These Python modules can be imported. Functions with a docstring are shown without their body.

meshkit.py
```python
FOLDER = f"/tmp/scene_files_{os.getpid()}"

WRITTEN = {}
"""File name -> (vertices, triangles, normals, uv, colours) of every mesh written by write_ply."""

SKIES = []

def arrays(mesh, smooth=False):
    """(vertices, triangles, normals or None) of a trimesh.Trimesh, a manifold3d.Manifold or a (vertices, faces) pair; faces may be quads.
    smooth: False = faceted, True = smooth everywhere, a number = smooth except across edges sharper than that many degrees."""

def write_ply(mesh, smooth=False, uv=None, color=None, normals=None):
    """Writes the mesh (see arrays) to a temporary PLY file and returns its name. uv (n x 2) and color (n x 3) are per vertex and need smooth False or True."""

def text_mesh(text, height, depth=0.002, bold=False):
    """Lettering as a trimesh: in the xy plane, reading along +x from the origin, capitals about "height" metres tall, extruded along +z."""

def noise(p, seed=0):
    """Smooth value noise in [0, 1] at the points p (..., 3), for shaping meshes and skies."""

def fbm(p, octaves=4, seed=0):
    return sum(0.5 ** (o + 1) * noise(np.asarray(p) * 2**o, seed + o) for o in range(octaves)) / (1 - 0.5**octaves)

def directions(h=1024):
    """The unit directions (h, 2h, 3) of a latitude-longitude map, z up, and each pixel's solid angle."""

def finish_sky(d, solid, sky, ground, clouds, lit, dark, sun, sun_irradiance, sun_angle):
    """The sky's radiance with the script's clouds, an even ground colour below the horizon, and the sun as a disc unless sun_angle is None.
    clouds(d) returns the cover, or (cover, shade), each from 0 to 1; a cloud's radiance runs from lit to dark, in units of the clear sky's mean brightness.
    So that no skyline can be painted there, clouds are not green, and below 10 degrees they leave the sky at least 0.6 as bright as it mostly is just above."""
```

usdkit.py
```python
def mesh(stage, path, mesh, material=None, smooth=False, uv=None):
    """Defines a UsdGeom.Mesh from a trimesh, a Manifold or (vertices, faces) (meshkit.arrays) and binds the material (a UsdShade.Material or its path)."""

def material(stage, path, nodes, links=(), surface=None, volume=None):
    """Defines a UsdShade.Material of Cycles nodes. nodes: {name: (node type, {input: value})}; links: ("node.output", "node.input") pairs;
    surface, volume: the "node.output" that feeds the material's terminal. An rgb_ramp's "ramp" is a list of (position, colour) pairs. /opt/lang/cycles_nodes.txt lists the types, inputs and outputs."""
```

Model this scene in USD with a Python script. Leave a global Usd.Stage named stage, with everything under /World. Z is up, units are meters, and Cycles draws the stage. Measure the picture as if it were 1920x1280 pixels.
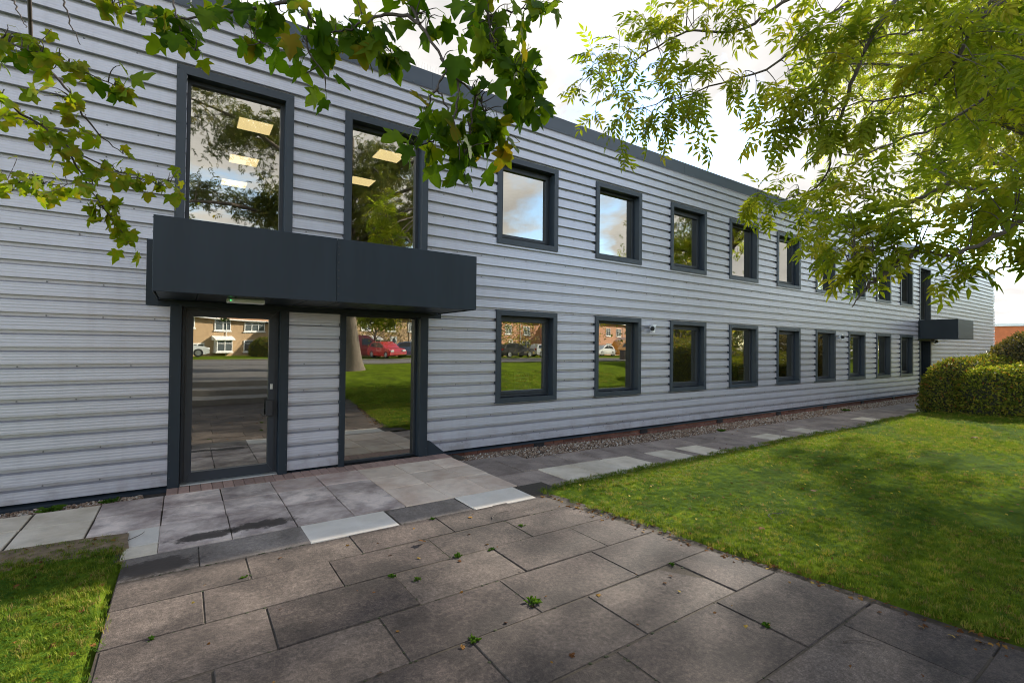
import math, random
import numpy as np, trimesh, usdkit, meshkit
from pxr import Usd, UsdGeom, UsdLux, UsdShade, Sdf, Gf, Vt
stage = Usd.Stage.CreateInMemory()
UsdGeom.Xform.Define(stage, '/World'); UsdGeom.Scope.Define(stage, '/World/Looks')
PI = math.pi
# ---------------------------------------------------------------- camera
CAM = (0.0, -6.6, 1.621)
EXPOSURE = 2.22
cam = UsdGeom.Camera.Define(stage, '/World/camera')
_r, _u, _f = (0.82679969, -0.56240115, 0.01035467), (-0.01528331, -0.00405913, 0.99987496), (0.5622888, 0.82685456, 0.01195144)
cam.AddTransformOp().Set(Gf.Matrix4d(*_r, 0, *_u, 0, -_f[0], -_f[1], -_f[2], 0, *CAM, 1))
cam.CreateHorizontalApertureAttr(36.0); cam.CreateVerticalApertureAttr(24.0)
cam.CreateFocalLengthAttr(36.0 * 902.2177 / 1920)
cam.CreateExposureAttr(EXPOSURE)
cam.CreateClippingRangeAttr((0.05, 5000.0))
# ---------------------------------------------------------------- sky and sun
SUN_AZ, SUN_EL = math.radians(77.5), math.radians(27)      # azimuth from +y towards +x
SUN_DIR = np.array([math.sin(SUN_AZ) * math.cos(SUN_EL), math.cos(SUN_AZ) * math.cos(SUN_EL), math.sin(SUN_EL)])
SKY_STRENGTH = 0.1
sky_m = usdkit.material(stage, '/World/Looks/sky_cloudy', {
    'sky': ('sky_texture', {'sky_type': 'single_scattering', 'sun_disc': False, 'sun_elevation': SUN_EL, 'sun_rotation': SUN_AZ, 'air_density': 1.0, 'aerosol_density': 0.12, 'ozone_density': 1.0}),
    'geo': ('texture_coordinate', {}),
    'sep': ('separate_xyz', {}),
    'zc': ('math', {'math_type': 'add', 'value2': 0.22}),
    'zm': ('math', {'math_type': 'maximum', 'value2': 0.16}),
    'dx': ('math', {'math_type': 'divide'}), 'dy': ('math', {'math_type': 'divide'}),
    'cmb': ('combine_xyz', {'z': 9.3}),
    'rot': ('mapping', {'rotation': (0, 0, 0.7)}),
    'n1': ('noise_texture', {'scale': 1.25, 'detail': 8, 'roughness': 0.56, 'distortion': 0.25}),
    'n2': ('noise_texture', {'scale': 2.6, 'detail': 6, 'roughness': 0.55}),
    'cover': ('rgb_ramp', {'ramp': [(0.0, (0, 0, 0)), (0.455, (0, 0, 0)), (0.52, (1, 1, 1)), (1.0, (1, 1, 1))]}),
    'cloud': ('rgb_ramp', {'ramp': [(0.0, (1.55, 1.51, 1.50)), (0.34, (1.85, 1.79, 1.75)), (0.50, (2.35, 2.27, 2.19)), (0.68, (2.95, 2.84, 2.70)), (1.0, (3.15, 3.03, 2.87))]}),
    'mix': ('mix_color', {'blend_type': 'mix', 'use_clamp': False}),
    'bg': ('background_shader', {'strength': SKY_STRENGTH}),
}, [('geo.generated', 'sep.vector'), ('sep.z', 'zc.value1'), ('zc.value', 'zm.value1'), ('sep.x', 'dx.value1'), ('zm.value', 'dx.value2'), ('sep.y', 'dy.value1'), ('zm.value', 'dy.value2'),
    ('dx.value', 'cmb.x'), ('dy.value', 'cmb.y'), ('cmb.vector', 'rot.vector'), ('rot.vector', 'n1.vector'), ('rot.vector', 'n2.vector'), ('n1.fac', 'cover.fac'), ('n2.fac', 'cloud.fac'),
    ('sky.color', 'mix.a'), ('cloud.color', 'mix.b'), ('cover.color', 'mix.fac'), ('mix.result', 'bg.color')], surface='bg.background')
dome = UsdLux.DomeLight.Define(stage, '/World/sky')
UsdShade.MaterialBindingAPI.Apply(dome.GetPrim()).Bind(sky_m)
dome.GetPrim().SetCustomDataByKey('kind', 'structure')
sun = UsdLux.DistantLight.Define(stage, '/World/sun')
sun.CreateIntensityAttr(0.7); sun.CreateAngleAttr(0.9); sun.CreateNormalizeAttr(True); sun.CreateColorAttr(Gf.Vec3f(1.0, 0.93, 0.82))
_z = Gf.Vec3d(*SUN_DIR); _x = Gf.Cross(Gf.Vec3d(0, 0, 1), _z).GetNormalized(); _y = Gf.Cross(_z, _x)
sun.AddTransformOp().Set(Gf.Matrix4d(_x[0], _x[1], _x[2], 0, _y[0], _y[1], _y[2], 0, _z[0], _z[1], _z[2], 0, 0, 0, 0, 1))

# ---------------------------------------------------------------- helpers: names, prims, meshes
_used = {}
def path_for(name, parent=None):
    base = '/World' if parent is None else str(parent.GetPath())
    k = (base, name); n = _used.get(k, 0); _used[k] = n + 1
    return base + '/' + name + ('' if n == 0 else '_%03d' % n)
def tag(p, label=None, cat=None, group=None, kind=None):
    p = p.GetPrim() if hasattr(p, 'GetPrim') else p
    for k, v in (('label', label), ('category', cat), ('group', group), ('kind', kind)):
        if v: p.SetCustomDataByKey(k, v)
    return p
def thing(name, label, cat, loc=(0, 0, 0), rz=0.0, group=None, kind=None):
    x = UsdGeom.Xform.Define(stage, path_for(name))
    x.AddTranslateOp().Set(Gf.Vec3d(*map(float, loc)))
    if rz: x.AddRotateZOp().Set(float(rz))
    return tag(x, label, cat, group, kind)
def obj(name, m, mat, parent=None, smooth=False):
    if isinstance(m, MB): m = m.get()
    return usdkit.mesh(stage, path_for(name, parent), m, mat, smooth=smooth).GetPrim()
def struct(name, m, mat, smooth=False):
    return tag(obj(name, m, mat, None, smooth), kind='structure')

class MB:
    "collects faces (triangles) into one mesh"
    def __init__(s): s.v, s.f, s.n = [], [], 0
    def add(s, v, f):
        v = np.asarray(v, float); f = np.asarray(f, int)
        if f.shape[1] == 4: f = np.vstack([f[:, [0, 1, 2]], f[:, [0, 2, 3]]])
        s.v.append(v); s.f.append(f + s.n); s.n += len(v); return s
    def mesh(s, m): return s.add(m.vertices, m.faces)
    def box(s, x0, x1, y0, y1, z0, z1):
        v = [(x, y, z) for z in (z0, z1) for y in (y0, y1) for x in (x0, x1)]
        return s.add(v, [(0, 2, 3, 1), (4, 5, 7, 6), (0, 1, 5, 4), (2, 6, 7, 3), (0, 4, 6, 2), (1, 3, 7, 5)])
    def cbox(s, x0, x1, y0, y1, z0, z1, c=0.004):
        "box with bevelled edges"
        import itertools
        v, idx = [], {}
        X, Y, Z = (x0, x1), (y0, y1), (z0, z1)
        for i, j, k in itertools.product((0, 1), repeat=3):
            sx, sy, sz = (c if i == 0 else -c), (c if j == 0 else -c), (c if k == 0 else -c)
            idx[i, j, k, 0] = len(v); v.append((X[i], Y[j] + sy, Z[k] + sz))
            idx[i, j, k, 1] = len(v); v.append((X[i] + sx, Y[j], Z[k] + sz))
            idx[i, j, k, 2] = len(v); v.append((X[i] + sx, Y[j] + sy, Z[k]))
        h = trimesh.convex.convex_hull(np.array(v)); return s.mesh(h)
    def quad(s, a, b, c, d): return s.add([a, b, c, d], [(0, 1, 2, 3)])
    def prism(s, poly, axis, a, b):
        "convex or star-shaped polygon (list of 2-tuples) extruded along an axis (0 x, 1 y, 2 z)"
        P2 = np.array(poly, float); n = len(P2)
        o = [k for k in range(3) if k != axis]
        v = np.zeros((2 * n, 3)); v[:n, o] = P2; v[n:, o] = P2; v[:n, axis] = a; v[n:, axis] = b
        from shapely.geometry import Polygon
        vt, ft = trimesh.creation.triangulate_polygon(Polygon(P2), engine='earcut')
        key = {tuple(np.round(p, 6)): i for i, p in enumerate(P2)}
        ii = np.array([key[tuple(np.round(p, 6))] for p in vt])
        ft = ii[ft]
        f = [tuple(t) for t in ft] + [tuple(t[::-1] + n) for t in ft]
        for i in range(n):
            j = (i + 1) % n; f += [(i, j, n + j), (i, n + j, n + i)]
        m = trimesh.Trimesh(v, np.array(f), process=False); trimesh.repair.fix_normals(m)
        return s.mesh(m)
    def tube(s, pts, radii, sides=6, cap=True):
        p = np.asarray(pts, float); t = np.gradient(p, axis=0); t /= np.linalg.norm(t, axis=1, keepdims=True) + 1e-12
        a = np.cross(t, np.where(np.abs(t[:, 2:]) < 0.9, [0, 0, 1.0], [1.0, 0, 0])); a /= np.linalg.norm(a, axis=1, keepdims=True) + 1e-12
        b = np.cross(t, a); g = np.arange(sides) * 2 * PI / sides
        v = p[:, None] + np.broadcast_to(radii, (len(p),))[:, None, None] * (np.cos(g)[None, :, None] * a[:, None] + np.sin(g)[None, :, None] * b[:, None])
        i, j = np.meshgrid(np.arange(len(p) - 1), np.arange(sides), indexing='ij')
        q = np.stack([i * sides + j, i * sides + (j + 1) % sides, (i + 1) * sides + (j + 1) % sides, (i + 1) * sides + j], -1).reshape(-1, 4)
        s.add(v.reshape(-1, 3), q)
        if cap:
            n = (len(p) - 1) * sides
            s.add(v[-1], [(0, k, k + 1) for k in range(1, sides - 1)]); s.add(v[0], [(0, k + 1, k) for k in range(1, sides - 1)])
        return s
    def cyl(s, a, b, r, sides=12): return s.tube([a, b], [r, r], sides)
    def get(s):
        return (np.vstack(s.v), np.vstack(s.f))
def catmull(pts, n):
    from scipy.interpolate import CubicSpline
    p = np.asarray(pts, float); d = np.r_[0, np.cumsum(np.linalg.norm(np.diff(p, axis=0), axis=1) ** 0.6 + 1e-6)]
    if len(p) == 2: return p[0] + np.linspace(0, 1, n)[:, None] * (p[1] - p[0])
    return CubicSpline(d, p)(np.linspace(0, d[-1], n))
def instancer(name, protos, mats, pos, idx, scale, quat, parent=None, smooth=False):
    "quat: (n,4) w,x,y,z"
    pi = UsdGeom.PointInstancer.Define(stage, path_for(name, parent)); base = str(pi.GetPath())
    names = []
    for k, (m, mt) in enumerate(zip(protos, mats)):
        q = usdkit.mesh(stage, base + '/proto_%d' % k, m.get() if isinstance(m, MB) else m, mt, smooth=smooth); names.append(q.GetPath())
    pi.CreatePrototypesRel().SetTargets(names)
    pi.CreatePositionsAttr(Vt.Vec3fArray.FromNumpy(np.asarray(pos, np.float32)))
    pi.CreateProtoIndicesAttr(Vt.IntArray.FromNumpy(np.asarray(idx, np.int32)))
    sc = np.asarray(scale, np.float32)
    if sc.ndim == 1: sc = np.repeat(sc[:, None], 3, 1)
    pi.CreateScalesAttr(Vt.Vec3fArray.FromNumpy(sc.astype(np.float32)))
    q = np.asarray(quat, np.float32); xyzw = np.stack([q[:, 1], q[:, 2], q[:, 3], q[:, 0]], 1)
    pi.CreateOrientationsAttr(Vt.QuathArray([Gf.Quath(float(a), float(b), float(c), float(d)) for a, b, c, d in q]))
    return pi.GetPrim()
def quat_from_matrix(R):
    from scipy.spatial.transform import Rotation
    q = Rotation.from_matrix(R).as_quat(); return np.stack([q[:, 3], q[:, 0], q[:, 1], q[:, 2]], 1)
def frame(yv, zv):
    "rotation matrices whose y axis is yv and whose z axis is near zv"
    y = yv / (np.linalg.norm(yv, axis=1, keepdims=True) + 1e-9); x = np.cross(y, zv); x /= np.linalg.norm(x, axis=1, keepdims=True) + 1e-9
    return np.stack([x, y, np.cross(x, y)], -1)
def smoothstep(a, b, x): t = np.clip((x - a) / (b - a), 0, 1); return t * t * (3 - 2 * t)

# ---------------------------------------------------------------- materials
def M(name, nodes, links, surface): return usdkit.material(stage, '/World/Looks/' + name, nodes, links, surface=surface)
def simple(name, col, rough=0.5, metal=0.0, var=0.12, scale=6.0, bump=0.0, bscale=60.0, rand=0.0, spec=0.5, coat=0.0, stretch=(1, 1, 1), detail=5):
    lo, hi = [c * (1 - var) for c in col], [min(1, c * (1 + var)) for c in col]
    nodes = {'g': ('geometry', {}), 'mp': ('mapping', {'scale': stretch}), 'n': ('noise_texture', {'scale': scale, 'detail': detail, 'roughness': 0.6}), 'r': ('rgb_ramp', {'ramp': [(0.25, lo), (0.75, hi)]}),
             'p': ('principled_bsdf', {'roughness': rough, 'metallic': metal, 'specular_ior_level': spec, 'coat_weight': coat})}
    links = [('g.position', 'mp.vector'), ('mp.vector', 'n.vector'), ('n.fac', 'r.fac')]
    out = 'r.color'
    if rand:
        nodes |= {'oi': ('object_info', {}), 'mr': ('map_range', {'from_min': 0, 'from_max': 1, 'to_min': 1 - rand, 'to_max': 1 + rand}), 'hv': ('hsv', {'hue': 0.5, 'saturation': 1.0, 'fac': 1.0})}
        links += [('oi.random', 'mr.value'), ('mr.result', 'hv.value'), ('r.color', 'hv.color')]; out = 'hv.color'
    links.append((out, 'p.base_color'))
    if bump:
        nodes |= {'n2': ('noise_texture', {'scale': bscale, 'detail': 6, 'roughness': 0.65}), 'b': ('bump', {'strength': 1.0, 'distance': bump})}
        links += [('mp.vector', 'n2.vector'), ('n2.fac', 'b.height'), ('b.normal', 'p.normal')]
    return M(name, nodes, links, 'p.BSDF')
def leafy(name, ramp, trans=0.45, rough=0.45, vein=None, spec=0.4, tint=(1.0, 1.0, 0.55)):
    "leaf material: colour picked by the instance, diffuse and gloss on the face, light let through"
    nodes = {'oi': ('object_info', {}), 'g': ('geometry', {}), 'n': ('noise_texture', {'scale': 25.0, 'detail': 3}), 'a': ('math', {'math_type': 'multiply_add', 'value2': 0.35, 'value3': -0.17}), 'ad': ('math', {'math_type': 'add', 'use_clamp': True}),
             'r': ('rgb_ramp', {'ramp': ramp}), 'p': ('principled_bsdf', {'roughness': rough, 'specular_ior_level': spec}),
             'tc': ('mix_color', {'blend_type': 'multiply', 'fac': 1.0, 'b': tint}), 't': ('translucent_bsdf', {}), 'm': ('mix_closure', {'fac': trans})}
    links = [('g.position', 'n.vector'), ('n.fac', 'a.value1'), ('oi.random', 'ad.value1'), ('a.value', 'ad.value2'), ('ad.value', 'r.fac'), ('r.color', 'p.base_color'), ('r.color', 'tc.a'), ('tc.result', 't.color'), ('p.BSDF', 'm.closure1'), ('t.BSDF', 'm.closure2')]
    return M(name, nodes, links, 'm.closure')

m_clad = M('silver_cladding', {
    'g': ('geometry', {}), 'mp': ('mapping', {'scale': (0.25, 1, 9.0)}), 'n': ('noise_texture', {'scale': 2.0, 'detail': 6, 'roughness': 0.6}),
    'mp2': ('mapping', {'scale': (0.3, 1, 45.0)}), 'n2': ('noise_texture', {'scale': 1.5, 'detail': 1}),
    'r': ('rgb_ramp', {'ramp': [(0.25, (0.430, 0.424, 0.468)), (0.75, (0.475, 0.468, 0.513))]}), 'r2': ('rgb_ramp', {'ramp': [(0.3, (0.975, 0.975, 0.978)), (0.7, (1, 1, 1))]}),
    'mx': ('mix_color', {'blend_type': 'multiply', 'fac': 1.0}), 'mp3': ('mapping', {'scale': (5.0, 1, 0.22)}), 'n3': ('noise_texture', {'scale': 1.6, 'detail': 5, 'roughness': 0.65}), 'r3': ('rgb_ramp', {'ramp': [(0.30, (0.93, 0.925, 0.92)), (0.52, (1, 1, 1))]}), 'mx3': ('mix_color', {'blend_type': 'multiply', 'fac': 1.0}),
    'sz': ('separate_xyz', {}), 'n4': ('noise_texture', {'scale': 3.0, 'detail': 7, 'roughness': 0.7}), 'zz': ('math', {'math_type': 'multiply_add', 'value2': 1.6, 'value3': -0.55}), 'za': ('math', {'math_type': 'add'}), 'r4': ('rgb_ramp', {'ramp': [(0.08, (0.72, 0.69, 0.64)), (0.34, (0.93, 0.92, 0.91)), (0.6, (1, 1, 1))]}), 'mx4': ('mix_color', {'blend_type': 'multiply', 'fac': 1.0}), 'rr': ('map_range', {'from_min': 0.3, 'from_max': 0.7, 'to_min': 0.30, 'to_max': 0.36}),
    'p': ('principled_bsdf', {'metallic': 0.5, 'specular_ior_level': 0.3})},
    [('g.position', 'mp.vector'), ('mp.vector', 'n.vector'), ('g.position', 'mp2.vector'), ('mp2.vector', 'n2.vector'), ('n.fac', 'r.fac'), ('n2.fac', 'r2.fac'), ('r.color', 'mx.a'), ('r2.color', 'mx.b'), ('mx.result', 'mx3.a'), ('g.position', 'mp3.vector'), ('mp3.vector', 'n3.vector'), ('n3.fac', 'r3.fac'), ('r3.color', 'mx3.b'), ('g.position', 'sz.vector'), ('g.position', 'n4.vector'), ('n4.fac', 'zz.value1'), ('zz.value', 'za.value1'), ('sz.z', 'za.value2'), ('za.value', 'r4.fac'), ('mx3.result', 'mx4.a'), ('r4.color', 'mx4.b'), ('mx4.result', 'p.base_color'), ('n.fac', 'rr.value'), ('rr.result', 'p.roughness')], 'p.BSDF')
m_dark = simple('anthracite_metal', (0.012, 0.0175, 0.0235), rough=0.42, var=0.22, scale=2.0, bump=0.0003, bscale=300.0, spec=0.32, stretch=(3.0, 1, 0.4))
m_trim = simple('anthracite_flashing', (0.019, 0.026, 0.034), rough=0.38, var=0.15, scale=2.0, spec=0.5, stretch=(2.0, 1, 0.5))
m_coping = simple('coping_metal', (0.042, 0.052, 0.066), rough=0.36, var=0.15, scale=2.0, spec=0.5, stretch=(0.5, 1, 2.0))
m_dark2 = simple('anthracite_plastic', (0.015, 0.019, 0.025), rough=0.42, var=0.08)
m_screw = simple('grey_screw', (0.12, 0.12, 0.13), rough=0.45, metal=0.5)
m_glass = M('coated_glass', {'t': ('transparent_bsdf', {'color': (0.88, 0.91, 0.84)}), 'g': ('glossy_bsdf', {'color': (0.97, 0.95, 0.86), 'roughness': 0.0}), 'f': ('fresnel', {'IOR': 6.0}), 'm': ('mix_closure', {}),
                             'ge': ('geometry', {}), 'n': ('noise_texture', {'scale': 1.4, 'detail': 1}), 'b': ('bump', {'strength': 1.0, 'distance': 0.0012})},
            [('f.fac', 'm.fac'), ('t.BSDF', 'm.closure1'), ('g.BSDF', 'm.closure2'), ('ge.position', 'n.vector'), ('n.fac', 'b.height'), ('b.normal', 'g.normal')], 'm.closure')
m_wallin = simple('interior_paint', (0.45, 0.44, 0.41), rough=0.8)
m_ceil = simple('ceiling_tile', (0.55, 0.54, 0.5), rough=0.9)
m_carpet = simple('carpet', (0.06, 0.06, 0.065), rough=0.95)
m_panel = M('lit_panel', {'e': ('emission', {'color': (1.0, 0.74, 0.37), 'strength': 0.40})}, [], 'e.emission')
m_led = M('green_led', {'e': ('emission', {'color': (0.05, 1.0, 0.25), 'strength': 0.8})}, [], 'e.emission')
m_white = simple('white_plastic', (0.72, 0.72, 0.71), rough=0.4, var=0.04)
m_rail = simple('brushed_rail', (0.55, 0.55, 0.52), rough=0.3, metal=0.6)
m_black = simple('black_plastic', (0.012, 0.012, 0.014), rough=0.4, var=0.1)
m_paper = simple('notice_paper', (0.80, 0.84, 0.83), rough=0.7, var=0.03)
m_red_ink = simple('red_ink', (0.45, 0.06, 0.03), rough=0.7)
m_grey_ink = simple('grey_ink', (0.28, 0.27, 0.26), rough=0.7)
m_spike = simple('clear_spike', (0.55, 0.52, 0.5), rough=0.3, spec=0.6)
def slab_mat(name, lo, hi, dirt, dirt_amt=0.5, rough=0.85, speck=0.0, stain=None, mottle=0.0):
    "concrete slab: blotches, fine aggregate, dirt in patches; stain = (x, y, rx, ry, colour) patches of spilt soil"
    nodes = {'g': ('geometry', {}), 'n': ('noise_texture', {'scale': 2.3, 'detail': 6, 'roughness': 0.62, 'distortion': 0.4}), 'r': ('rgb_ramp', {'ramp': [(0.36, lo), (0.62, hi)]}),
             'n2': ('noise_texture', {'scale': 160.0, 'detail': 3, 'roughness': 0.7}), 'r2': ('rgb_ramp', {'ramp': [(0.3, (1 - speck,) * 3), (0.5, (1, 1, 1)), (0.72, (1 + speck * 1.4,) * 3)]}),
             'mx': ('mix_color', {'blend_type': 'multiply', 'fac': 1.0, 'use_clamp': False}), 'n3': ('noise_texture', {'scale': 5.5, 'detail': 8, 'roughness': 0.7}), 'r3': ('rgb_ramp', {'ramp': [(0.50, (0, 0, 0)), (0.72, (dirt_amt,) * 3)]}),
             'md': ('mix_color', {'blend_type': 'mix', 'b': dirt}), 'oi': ('object_info', {}), 'mr': ('map_range', {'to_min': 0.84, 'to_max': 1.14}), 'hv': ('hsv', {'hue': 0.5, 'saturation': 1.0, 'fac': 1.0}),
             'b': ('bump', {'strength': 1.0, 'distance': 0.0016}), 'p': ('principled_bsdf', {'roughness': rough, 'specular_ior_level': 0.35})}
    links = [('g.position', 'n.vector'), ('n.fac', 'r.fac'), ('g.position', 'n2.vector'), ('n2.fac', 'r2.fac'), ('r.color', 'mx.a'), ('r2.color', 'mx.b'), ('g.position', 'n3.vector'), ('n3.fac', 'r3.fac'), ('r3.color', 'md.fac'), ('mx.result', 'md.a'),
             ('oi.random', 'mr.value'), ('mr.result', 'hv.value'), ('md.result', 'hv.color'), ('n2.fac', 'b.height'), ('b.normal', 'p.normal')]
    out = 'hv.color'
    if mottle:
        nodes |= {'n4': ('noise_texture', {'scale': 34.0, 'detail': 5, 'roughness': 0.75}), 'r4': ('rgb_ramp', {'ramp': [(0.30, (1 - mottle,) * 3), (0.5, (1, 1, 1)), (0.70, (1 + mottle * 1.3,) * 3)]}), 'm4': ('mix_color', {'blend_type': 'multiply', 'fac': 1.0, 'use_clamp': False})}
        nodes |= {'b4': ('bump', {'strength': 1.0, 'distance': 0.0035})}
        links += [('g.position', 'n4.vector'), ('n4.fac', 'r4.fac'), (out, 'm4.a'), ('r4.color', 'm4.b'), ('n4.fac', 'b4.height'), ('b4.normal', 'b.normal')]; out = 'm4.result'
    for k, (sx, sy, rx, ry, col) in enumerate(stain or []):
        nodes |= {f's{k}a': ('mapping', {'location': (-sx / rx, -sy / ry, 0), 'scale': (1 / rx, 1 / ry, 0)}), f's{k}l': ('vector_math', {'math_type': 'length'}), f's{k}n': ('noise_texture', {'scale': 9.0, 'detail': 9, 'roughness': 0.75}),
                  f's{k}m': ('math', {'math_type': 'multiply_add', 'value2': 1.7, 'value3': -0.85}), f's{k}d': ('math', {'math_type': 'add'}), f's{k}r': ('rgb_ramp', {'ramp': [(0.0, (0.95,) * 3), (0.55, (0.9,) * 3), (0.8, (0, 0, 0)), (1, (0, 0, 0))]}), f's{k}x': ('mix_color', {'blend_type': 'mix', 'b': col})}
        links += [('g.position', f's{k}a.vector'), (f's{k}a.vector', f's{k}l.vector1'), ('g.position', f's{k}n.vector'), (f's{k}n.fac', f's{k}m.value1'), (f's{k}l.value', f's{k}d.value1'), (f's{k}m.value', f's{k}d.value2'), (f's{k}d.value', f's{k}r.fac'), (f's{k}r.color', f's{k}x.fac'), (out, f's{k}x.a')]
        out = f's{k}x.result'
    links.append((out, 'p.base_color'))
    return M(name, nodes, links, 'p.BSDF')
SOIL = (0.035, 0.026, 0.019)
spill = [(0.18, -1.78, 0.36, 0.13, SOIL), (0.62, -1.74, 0.40, 0.15, SOIL)]
m_slab_cream = slab_mat('cream_slab', (0.47, 0.385, 0.28), (0.61, 0.52, 0.40), (0.20, 0.17, 0.14), 0.3, speck=0.08)
m_slab_grey = slab_mat('grey_mauve_slab', (0.255, 0.190, 0.165), (0.68, 0.555, 0.47), (0.13, 0.11, 0.105), 0.6, speck=0.10, stain=spill)
m_slab_pink = slab_mat('pink_cream_slab', (0.54, 0.395, 0.295), (0.68, 0.55, 0.43), (0.24, 0.19, 0.16), 0.35, speck=0.08)
m_slab_rose = slab_mat('rose_slab', (0.40, 0.275, 0.225), (0.56, 0.435, 0.365), (0.16, 0.12, 0.11), 0.4, speck=0.08)
m_slab_white = slab_mat('new_white_slab', (0.56, 0.49, 0.405), (0.64, 0.575, 0.49), (0.36, 0.34, 0.31), 0.25, speck=0.07)
m_slab_dark = slab_mat('weathered_dark_slab', (0.027, 0.0205, 0.0172), (0.072, 0.0545, 0.0455), (0.020, 0.015, 0.0125), 0.7, speck=0.6, mottle=0.55, stain=[(-0.16, -2.24, 0.40, 0.24, (0.05, 0.037, 0.028))])
m_slab_brown = slab_mat('sandy_dark_slab', (0.042, 0.032, 0.0265), (0.098, 0.0765, 0.063), (0.03, 0.0235, 0.019), 0.65, speck=0.55, mottle=0.48, stain=[(-0.16, -2.24, 0.40, 0.24, (0.05, 0.037, 0.028))])
m_slab_sandy = slab_mat('sandy_slab', (0.135, 0.108, 0.088), (0.25, 0.205, 0.168), (0.09, 0.073, 0.06), 0.5, speck=0.3, mottle=0.25, stain=[(-0.16, -2.24, 0.40, 0.24, (0.05, 0.037, 0.028))])
m_slab_path = slab_mat('path_slab', (0.185, 0.140, 0.112), (0.30, 0.235, 0.19), (0.12, 0.093, 0.075), 0.5, speck=0.25, mottle=0.15)
m_brick = simple('red_brick', (0.17, 0.068, 0.048), rough=0.9, var=0.25, scale=30.0, bump=0.002, bscale=200.0, rand=0.3)
m_paver = simple('pink_paver', (0.34, 0.215, 0.17), rough=0.9, var=0.2, scale=25.0, bump=0.001, bscale=200.0, rand=0.2)
m_mortar = simple('mortar', (0.20, 0.17, 0.15), rough=0.95)
m_soil = simple('soil', (0.040, 0.030, 0.021), rough=1.0, var=0.4, scale=20.0, bump=0.006, bscale=90.0)
m_soilp = simple('dry_soil', (0.185, 0.125, 0.070), rough=1.0, var=0.5, scale=14.0, bump=0.010, bscale=70.0)
m_joint = simple('joint_dirt', (0.050, 0.038, 0.025), rough=1.0, var=0.35, scale=30.0, bump=0.003, bscale=150.0)
m_moss = simple('moss', (0.035, 0.042, 0.014), rough=1.0, var=0.4, scale=60.0, rand=0.3)
m_tarmac = simple('tarmac', (0.085, 0.080, 0.078), rough=0.95, var=0.2, scale=8.0, bump=0.003, bscale=300.0)
m_lawn = M('lawn_turf', {'g': ('geometry', {}), 'n': ('noise_texture', {'scale': 1.6, 'detail': 9, 'roughness': 0.72}), 'r': ('rgb_ramp', {'ramp': [(0.30, (0.075, 0.060, 0.030)), (0.42, (0.060, 0.090, 0.010)), (0.58, (0.105, 0.150, 0.013)), (0.75, (0.165, 0.190, 0.024))]}), 'n2': ('noise_texture', {'scale': 90.0, 'detail': 5, 'roughness': 0.7}), 'b': ('bump', {'strength': 1.0, 'distance': 0.012}), 'p': ('principled_bsdf', {'roughness': 1.0, 'specular_ior_level': 0.0})}, [('g.position', 'n.vector'), ('n.fac', 'r.fac'), ('g.position', 'n2.vector'), ('n2.fac', 'b.height'), ('b.normal', 'p.normal'), ('r.color', 'p.base_color')], 'p.BSDF')
m_conc = simple('step_concrete', (0.16, 0.145, 0.13), rough=0.9, var=0.25, scale=4.0, bump=0.002, bscale=150.0)
m_blade = leafy('grass_blade', [(0.0, (0.060, 0.110, 0.008)), (0.40, (0.115, 0.180, 0.012)), (0.75, (0.185, 0.225, 0.020)), (0.92, (0.27, 0.24, 0.05)), (1.0, (0.26, 0.17, 0.07))], trans=0.4, rough=0.6, spec=0.12)
m_weed = leafy('weed_leaf', [(0.0, (0.035, 0.09, 0.010)), (1.0, (0.08, 0.15, 0.018))], trans=0.35, rough=0.8, spec=0.05)
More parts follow.
